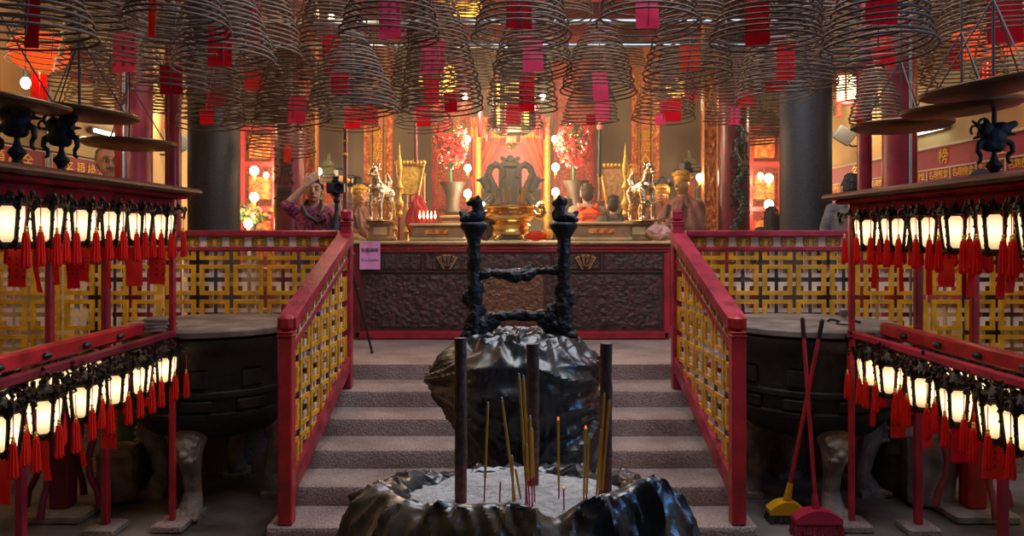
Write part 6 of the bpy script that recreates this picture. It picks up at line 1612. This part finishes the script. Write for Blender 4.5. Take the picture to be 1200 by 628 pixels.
for px, y0, y1, d, m, lb in ((487, 110, 190, 9.4, DRED, 'long dark red ribbon tassel hanging before the beige wall near the yellow fan'), (703, 118, 207, 9.4, BLACK, 'long black ribbon tassel hanging over the worshippers'), (580, 60, 150, 8.8, DRED, 'long dark red ribbon tassel hanging beside the hexagonal palace lantern, candle side'), (625, 60, 150, 8.8, DRED, 'long dark red ribbon tassel hanging beside the hexagonal palace lantern, backpack side')):
    c = P(px, y1, d); t = thing('hanging_tassel', lb, 'tassel', c, 0, 'long ribbon tassels'); h = (y1 - y0) * d / FOC
    mb = MB(); mb.lathe([(.022, 0), (.026, .02), (.022, h * .5), (.018, h * .62), (.01, h * .64)], n=10); mb.build('ribbon', m, t); mb = MB(); mb.ell((0, 0, h * .66), (.04, .03, .045)); mb.ell((0, 0, h * .72), (.02, .02, .03)); mb.build('knot', CURT, t); mb = MB(); mb.cyl((0, 0, h * .72), (0, 0, CEIL - c.z), .005); mb.build('hanging_cord', WIRE, t)

# ---------------------------------------------------------------- the side walls
def wall_lantern(s, px, py, wpx, hpx, m, label):
    d = 9.45; x = X(px, d); t = thing('hanging_wall_lantern', label, 'lantern', (x, d, Z(py, d)), 0, 'white wall lanterns'); w, h = wpx * d / FOC, hpx * d / FOC
    mb = MB(); mb.lathe([(w * .56, -h / 2), (w * .6, h / 2)], n=6, capb=False, capt=False); mb.build('pane', m, t, smooth=False)
    mb = MB()
    for q in range(6): a = q * PI / 3; mb.cyl((w * .6 * math.cos(a), w * .6 * math.sin(a), -h * .55), (w * .62 * math.cos(a), w * .62 * math.sin(a), h * .55), .012, .012, 6)
    for z in (-.54, .54): mb.tube([(w * .6 * math.cos(q * PI / 3), w * .6 * math.sin(q * PI / 3), z * h) for q in range(6)], .016, 6, closed=True)
    mb.lathe([(w * .7, h * .55), (w * .2, h * .75), (.01, h * .85)], n=6); mb.build('frame', DRED, t)
    for q in (-1, 1): mb = MB(); mb.cap((q * w * .5, -.03, -h * .6), (q * w * .5, -.03, -h * 1.05), .02, .03); mb.build('tassel', TASS, t)
    ax = s * HW - x; mb = MB(); mb.tube([(0, 0, h * .8), (0, 0, h * 1.1), (ax, 0, h * 1.1)], .014, 8); mb.build('wall_mount_arm', CASTI, t)
def pendant(px, py, d, e, label):
    c = P(px, py, d); t = thing('hanging_bulb', label, 'light bulb', c, 0, 'bare bulbs among the coils'); mb = MB(); mb.ell((0, 0, 0), (.03, .03, .04), 12, 8); mb.build('globe', ABULB, t)
    mb = MB(); mb.cyl((0, 0, .035), (0, 0, .09), .016, .014, 10); mb.build('socket', BLACK, t); mb = MB(); mb.cyl((0, 0, .09), (0, 0, CEIL - c.z), .004); mb.build('hanging_cord', WIRE, t)
    LAMPS.append((px, py + 8, d - .05, e))
pendant(545, 113, 9.3, 32, 'bare bulb hanging just over the candle-side flower tree'); pendant(636, 113, 9.0, 32, 'bare bulb hanging beside the hexagonal palace lantern'); pendant(388, 20, 7.0, 30, 'bare bulb glinting under the top edge over the photographer'); pendant(30, 97, 5.2, 18, 'added fill bulb just above the largest ash tray')  # the bulb over the largest ash tray is added as warm fill
wall_lantern(-1, 203, 122, 13, 26, WINL, 'white lit lantern on the yellow wall by the small ash tray'); wall_lantern(1, 993, 104, 22, 30, WINL, 'yellow-white lit lantern on the yellow wall by the dark pillar')
t = thing('small_hanging_lamp', 'little pink paper lamp under the white lantern by the grey pillar', 'lamp', P(203, 150, 9.4)); mb = MB(); mb.ell((0, 0, 0), (.055, .055, .10)); mb.build('shade', translucent('pink_lamp', (.8, .3, .25), emit=(1, .35, .25), estr=.35), t); mb = MB(); mb.cyl((0, 0, -.1), (0, 0, -.55), .02, .024, 8); mb.build('tassel', DRED, t); mb = MB(); mb.cyl((0, 0, .09), (0, 0, .16), .006); mb.build('hanging_cord', WIRE, t)
LAMPS += [(207, 132, 9.2, 16), (985, 126, 9.2, 16)]
for s, px, py, lb in ((-1, 213, 168, 'small grey floodlight on the yellow wall beside the grey pillar'), (1, 988, 158, 'grey floodlight on the yellow wall beside the dark pillar')):
    d = 9.5; c = P(px, py, d); t = thing('floodlight', lb, 'lamp', c, 0, 'grey floodlights on the side walls'); mb = MB(); mb.xf = Matrix.Rotation(s * .55, 4, 'Y') @ Matrix.Rotation(.3, 4, 'X'); mb.bbox((0, 0, 0), (.2, .12, .16), .02); mb.bbox((0, -.07, 0), (.23, .03, .19), .012); mb.build('housing', mat('grey_enamel', (.16, .18, .2), .4), t)
    mb = MB(); mb.tube([(0, 0, -.06), (s * .1, 0, -.14), (s * HW - c.x, 0, -.14)], .012, 8); mb.build('wall_mount_arm', CASTI, t)
for s in (-1, 1):
    t = thing('fluorescent_lamp', 'white fluorescent tube on the yellow wall ' + ('over the moustached man' if s < 0 else 'just behind the red column before the crimson board'), 'lamp', (s * (HW - .03), 8.3 if s < 0 else 8.05, Z(158, 8.3)), 0, 'fluorescent wall tubes'); mb = MB(); mb.bbox((0, 0, 0), (.05, .9, .07), .01); mb.build('wall_mount_batten', DUSTY, t); mb = MB(); mb.cyl((-s * .045, -.42, -.01), (-s * .045, .42, -.01), .02, .02, 12); mb.build('tube', TUBEL, t)
# crimson honours board along the right wall
CRIM = mat('crimson_board', (.36, .022, .05), .6, var=.12, vscale=6)
LINE = mat('cream_line', (.70, .55, .36), .6)
x = HW - .04; y0, y1 = 5.2, 11.0; zt, zb = 2.765, 1.2
t = thing('honours_board', 'long crimson board with gold lettering and cream lines along the yellow wall', 'board', (x, (y0 + y1) / 2, zb))
yc = (y0 + y1) / 2
mb = MB(); mb.box((0, 0, (zt - zb) / 2), (.04, y1 - y0, zt - zb)); mb.build('panel', CRIM, t)
mb = MB(); mb.bbox((-.025, 0, zt - zb), (.03, y1 - y0, .03), .006); mb.box((-.024, 0, zt - zb - .22), (.012, y1 - y0, .014)); mb.box((-.024, 0, zt - zb - .345), (.012, y1 - y0, .012))
ys = [6.67 + .42 * k - .84 - .42 for k in range(0, 13)]
for y in ys: mb.box((-.024, y - yc, (zt - zb - .22) / 2), (.012, .016, zt - zb - .22))
mb.build('cream_line', LINE, t)
for y in ys[:-1]:
    M = Matrix.Translation((-.024, y + .21 - yc, zt - zb - .285)) @ Matrix.Rotation(-PI / 2, 4, 'Z') @ Matrix.Rotation(PI / 2, 4, 'X'); put_text('gold_lettering', '名題榜金', .088, GINK, t, M, extrude=.003)
for y, c in ((7.63, '榜'), (6.73, '金'), (8.6, '題'), (9.6, '名')):
    M = Matrix.Translation((-.024, y - yc, zt - zb - .115)) @ Matrix.Rotation(-PI / 2, 4, 'Z') @ Matrix.Rotation(PI / 2, 4, 'X'); put_text('large_gold_character', c, .17, GINK, t, M, extrude=.004)
for ya, yb, lb in ((6.0, 7.1, 'crimson plaque with gold lettering on the yellow wall behind the larger dragon finial'), (7.2, 8.35, 'crimson plaque with gold lettering on the yellow wall nearer the moustached man')):
    t = thing('wall_plaque', lb, 'plaque', (-HW + .02, (ya + yb) / 2, 2.40), 0, 'crimson wall plaques'); mb = MB(); mb.box((0, 0, .12), (.03, yb - ya, .25)); mb.build('panel', CRIM, t)
    mb = MB()
    for z in (0, .245): mb.box((.016, 0, z), (.01, yb - ya, .012))
    for e in (-1, 1): mb.box((.016, e * (yb - ya) / 2, .12), (.01, .012, .25))
    mb.build('cream_line', LINE, t)
    M = Matrix.Translation((.018, 0, .12)) @ Matrix.Rotation(PI / 2, 4, 'Z') @ Matrix.Rotation(PI / 2, 4, 'X'); put_text('gold_lettering', '名題榜金', .155, GINK, t, M, extrude=.003, spacing=1.5)
for z in (2.86, 2.66): mb = MB(); mb.cyl((-HW + .02, 5.5, z), (-HW + .02, 9.2, z), .012, n=8); tag(mb.build('wall_mount_cable', CASTI), 'thin dark cable run along the yellow wall ' + ('above' if z > 2.7 else 'just over') + ' the crimson plaques', 'cable')
mb = MB(); mb.cyl((-HW + .03, 7.15, 1.0), (-HW + .03, 7.15, 3.3), .02, n=8); tag(mb.build('wall_mount_pipe', mat('grey_pipe_and_highlight', (.35, .4, .45), .35, metal=.6)), 'upright pipe on the yellow wall between the two crimson plaques', 'pipe')
# ================================================================ camera, light, view
cam = bpy.data.cameras.new('camera'); co = bpy.data.objects.new('camera', cam); COL.objects.link(co)
cam.sensor_width = 36; cam.lens = 27.0
cam.shift_y = -(314 - HOR) / 1200
co.location = (0, 0, EYE); co.rotation_euler = (PI / 2, 0, 0)
cam.clip_start = .05; cam.clip_end = 60
S.camera = co
def lamp(name, kind, loc, energy, col, size=.1, size_y=None, rot=None, spread=None):
    l = bpy.data.lights.new(name, kind); l.energy = energy; l.color = col
    if kind == 'AREA':
        l.size = size
        if size_y: l.shape = 'RECTANGLE'; l.size_y = size_y
    else: l.shadow_soft_size = size
    o = bpy.data.objects.new(name, l); COL.objects.link(o); o.location = loc
    if rot: o.rotation_euler = rot
    return o
lamp('skylight', 'AREA', ((SKX0 + SKX1) / 2, (SKY0 + SKY1) / 2, CEIL + .15), 340, (.90, .93, 1.0), SKX1 - SKX0, SKY1 - SKY0)
lamp('added_blue_light', 'AREA', (HW + .25, (DY0 + DY1) / 2, (DZ0 + DZ) / 2), 170, (.13, .42, 1.0), DZ - DZ0, DY1 - DY0, rot=(0, PI / 2, 0))  # added blue source for the glints, set in the unseen window
# thin incense haze in the upper hall
hz = MB(); hz.box((0, (7.1 + BACK - .05) / 2, (PZ + .02 + CEIL - .02) / 2), (2 * HW - .1, BACK - .05 - 7.1, CEIL - PZ - .04))
hm = bpy.data.materials.new('incense_haze'); hm.use_nodes = True; nt = hm.node_tree; nt.nodes.clear()
vo = nt.nodes.new('ShaderNodeVolumeScatter'); vo.inputs['Color'].default_value = (1, .93, .82, 1); vo.inputs['Density'].default_value = .02; vo.inputs['Anisotropy'].default_value = .3
no = nt.nodes.new('ShaderNodeOutputMaterial'); nt.links.new(vo.outputs[0], no.inputs['Volume'])
o = hz.build('incense_haze', hm, smooth=False); tag(o, 'thin incense haze hanging in the upper hall around the altar', 'haze', kind='stuff')
W = bpy.data.worlds.new('world'); S.world = W; W.use_nodes = True
W.node_tree.nodes['Background'].inputs[0].default_value = (.5, .65, .9, 1); W.node_tree.nodes['Background'].inputs[1].default_value = .15
for (px, py, d, e) in LAMPS:
    lamp('altar_lamp', 'POINT', P(px, py, d), e * 1.8, (1.0, .70, .42), .08)
vs = S.view_settings
vs.view_transform = 'Standard'; vs.look = 'None'; vs.gamma = 1; vs.exposure = 0; vs.use_curve_mapping = False
S.display_settings.display_device = 'sRGB'
S.cycles.max_bounces = 8; S.cycles.diffuse_bounces = 3; S.cycles.glossy_bounces = 3; S.cycles.transmission_bounces = 4
S.cycles.caustics_reflective = False; S.cycles.caustics_refractive = False
S.cycles.sample_clamp_indirect = 4
bpy.data.scenes.remove(WORK)
